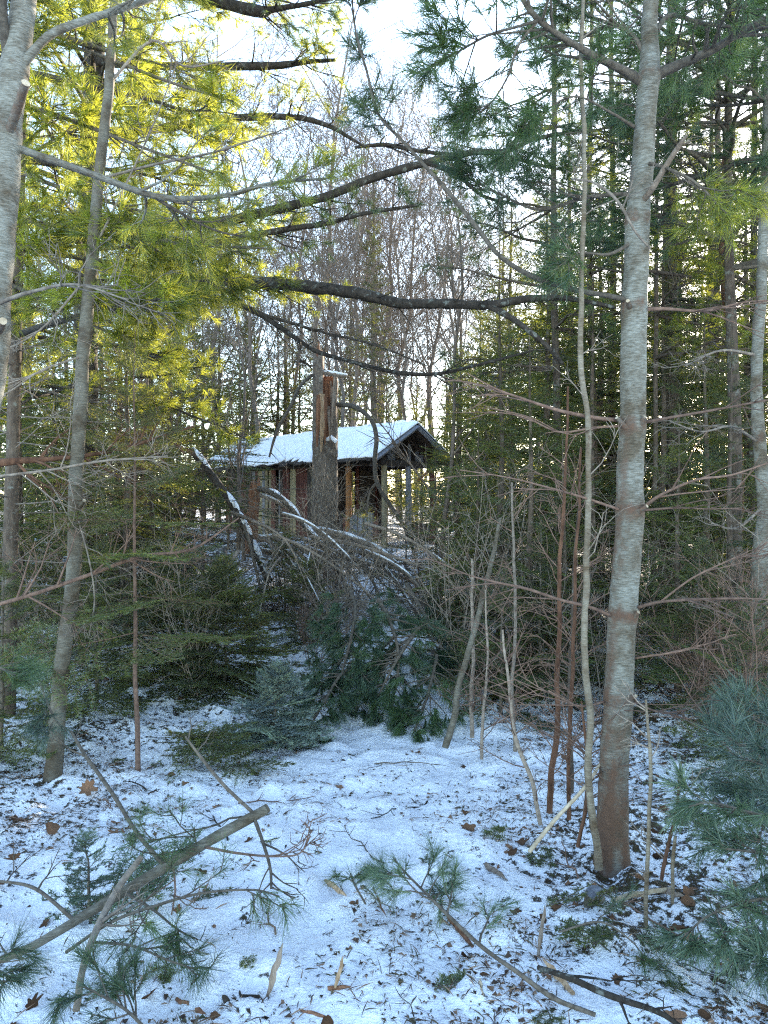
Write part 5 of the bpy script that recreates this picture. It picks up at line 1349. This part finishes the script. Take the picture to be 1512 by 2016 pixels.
while cnt < 240:
    y = rng.uniform(2.3, 6.6); x = rng.uniform(-.52, .52)*y
    px = .12*y-.75; offp = abs(x-px)
    pr = .10+.9*np.clip((offp-.35)/.8, 0, 1)
    if x > .45 and y < 4: pr = 1
    if rng.random() > pr: continue
    s = (.016+.046*rng.random()**1.5)*(1.0 if offp > .5 else .8)
    o = ob('fallen_leaf', LM[rng.integers(5)], None, None, (x, y, surf(x, y)+s*.10), (rng.normal(0, .28), rng.normal(0, .28), rng.uniform(0, 6.28)), (s, s*rng.uniform(.6, 1), s*rng.uniform(.5, 1)))
    tag(o, 'curled dry brown leaf lying on the snow', 'leaf', 'dry leaves on the snow'); cnt += 1
# named leaves: the large ones in view
for i, (u, v, Y, s, lab) in enumerate([(30, 1688, 3.45, .055, 'pale folded leaf standing on the snow near the picture edge'), (170, 1562, 4.3, .09, 'large curled tan leaf at the foot of the slender trunk'), (100, 1645, 3.75, .06, 'orange brown leaf on the snow below the slender trunk'),
     (1300, 1575, 3.75, .07, 'pale brown leaf caught upright behind the silvery pine'), (1262, 1712, 3.3, .06, 'pale curled leaf at the foot of the silvery pine'), (1058, 1592, 3.8, .06, 'light tan leaf lying among the slim stems'), (940, 1240, 0, 0, ''), (640, 1985, 2.35, .05, 'large pale leaf at the bottom of the clearing'), (305, 1955, 2.5, .07, 'broad pale leaf half under the sawn limb')]):
    if not lab: continue
    x = X_(u, Y); o = ob('fallen_leaf', LM[i % 5], None, None, (x, Y, surf(x, Y)+s*.5), (rng.normal(.5, .4), rng.normal(0, .4), rng.uniform(0, 6)), (s, s, s)); tag(o, lab, 'leaf', 'large leaves in view')
# fine litter: bits of leaf, bark and needles
rng = np.random.default_rng(180); n = 90000
y = 2.0+8.5*rng.random(n)**1.4; x = rng.uniform(-.56, .56, n)*y
px = .12*y-.75; offp = np.abs(x-px)
clump = fbm(x*2.6, y*2.6, 3, 77)
keep = rng.random(n) < (.34+.62*np.clip((offp-.35)/1.0, 0, 1))*np.clip(.35+2.2*clump, .03, 1)
x, y = x[keep], y[keep]; n = len(x)
z = ground(x, y)+.045*fbm(x*2.3, y*2.3, 3, 11)+.044*fbm(x*9, y*9, 2, 21)+.003
a = rng.uniform(0, 6.28, n); L = .003+.013*rng.random(n)**2.4; wd = L*rng.uniform(.25, .9, n)
thin = rng.random(n) < .5; L = np.where(thin, rng.uniform(.012, .05, n), L); wd = np.where(thin, .0018, wd)
d = np.stack([np.cos(a), np.sin(a), rng.normal(0, .15, n)], -1); sdv = np.stack([-np.sin(a), np.cos(a), rng.normal(0, .3, n)], -1)
c = np.stack([x, y, z], -1)
V = np.stack([c-d*L[:, None]-sdv*wd[:, None]*.6, c+sdv*wd[:, None]*-1+[0, 0, .004], c+d*L[:, None], c+sdv*wd[:, None]+[0, 0, .006]], 1)
b = MB(); b.add(V.reshape(-1, 3), None, np.arange(n*4).reshape(-1, 4), np.repeat(rng.uniform(0, 1, n), 4))
o = ob('leaf_litter', b.mesh('leaf_litter', M['litter']), None, 'stuff'); o['label'] = 'scraps of leaf, twig and needle strewn over the snow'

# small twigs and green sprigs dropped on the snow
def drop_zone(x, y): return 'by the sawn limb' if x < -.35 and y < 3.3 else 'beside the fallen pine branch' if x > .05 and y < 3.2 else 'near the slim stems' if x > .35 else 'in the open clearing'
rng = np.random.default_rng(190)
TWM = []
for j in range(6):
    c = np.cumsum(np.vstack([[0, 0, 0], np.stack([np.full(7, .05), rng.normal(0, .012, 7), rng.normal(0, .006, 7)], -1)]), 0)
    b = MB(); b.tube(c, np.linspace(.0042, .0016, 8), 5, rough=.1, rs=rng); c1, _ = spawn(c[None], 4, .09, rng, 45, .7, .2, .9, .12, .03, 4); b.polys(c1, .002, .001, 3)
    TWM.append(b.mesh('fallen_twig', M[['redtwig', 'limb', 'dark'][j % 3]]))
for i in range(44):
    y = rng.uniform(2.3, 5.6); x = rng.uniform(-.5, .5)*y; q = rng.uniform(.5, 1.5)
    o = ob('fallen_twig', TWM[i % 6], None, None, (x, y, surf(x, y)+.008), (rng.normal(0, .15), rng.normal(0, .06), rng.uniform(0, 6.28)), (q, q, q))
    tag(o, 'thin bare brown twig lying on the snow '+drop_zone(x, y), 'twig', 'twigs on the snow')
SPR = []
for j in range(3):
    nb, wb = fir_bough(.16, np.random.default_rng(195+j), 0); SPR.append((wb.mesh('spray', M['limb']), nb.mesh('needles', M['n_fir'])))
for i in range(26):
    y = rng.uniform(2.4, 5.8); x = rng.uniform(-.45, .45)*y; q = rng.uniform(.5, 1.2)
    t = thing('green_sprig', 'small green conifer sprig lying on the snow '+drop_zone(x, y), 'sprig', (x, y, surf(x, y)+.006), rng.uniform(0, 6.28), 'sprigs on the snow', q)
    o = ob('spray', SPR[i % 3][0], t, None, rot=(rng.normal(0, .3), rng.normal(0, .1), 0)); ob('needles', SPR[i % 3][1], o, 'stuff')

# ------------------------------------------------------------------ labels of the wood: by landmark and depth
ZONES = [(110, 'by the sawn pine at the picture edge'), (330, 'behind the slender leaning trunk'), (470, 'behind the brush at the hut end'), (600, 'above the far end of the hut roof'), (720, 'behind the snapped trunk'),
         (850, 'behind the hut gable'), (1000, 'in the gap beside the hut porch'), (1130, 'behind the slim reddish stems'), (1230, 'behind the tan pole'), (1340, 'behind the silvery pine trunk'), (1440, 'past the silvery pine toward the low sun'), (9999, 'under the low sun at the picture edge')]
ORD = ['nearest', 'second nearest', 'third nearest', 'fourth nearest', 'fifth nearest', 'sixth nearest', 'seventh nearest', 'eighth nearest', 'ninth nearest', 'tenth nearest', 'eleventh nearest', 'twelfth nearest', 'thirteenth nearest', 'fourteenth nearest']
HEADS = {'conifers behind the hut': 'green conifer', 'conifers far back in the wood': 'small far conifer', 'bare hardwoods in the far wood': 'bare grey hardwood', 'bare saplings among the firs': 'thin bare sapling', 'leafless shrubs of the undergrowth': 'leafless twiggy shrub'}
bins = {}
for o in list(COL.objects):
    if o.parent is None and o.get('group') in HEADS:
        u = 756+o.location.x/o.location.y*1512
        z = next(tx for lim, tx in ZONES if u < lim)
        bins.setdefault((o['group'], z), []).append(o)
for (gr, z), L in bins.items():
    L.sort(key=lambda o: o.location.y)
    for i, o in enumerate(L):
        o['label'] = HEADS[gr]+' '+z+(', '+ORD[min(i, 13)]+' of those there' if len(L) > 1 else '')
for o in list(COL.objects):
    if o.parent is None and o.get('group') == 'dry leaves on the snow':
        x, y = o.location.x, o.location.y
        o['label'] = 'small curled dry leaf on the snow '+('by the sawn limb' if x < -.45 and y < 3.4 else 'round the foot of the slender trunk' if x < -.6 and y < 5.2 else 'round the foot of the silvery pine' if x > .55 and y < 4.4 else 'under the slim stems and firs' if x > .6 else 'of the open clearing' if y < 5.4 else 'before the brush heap')
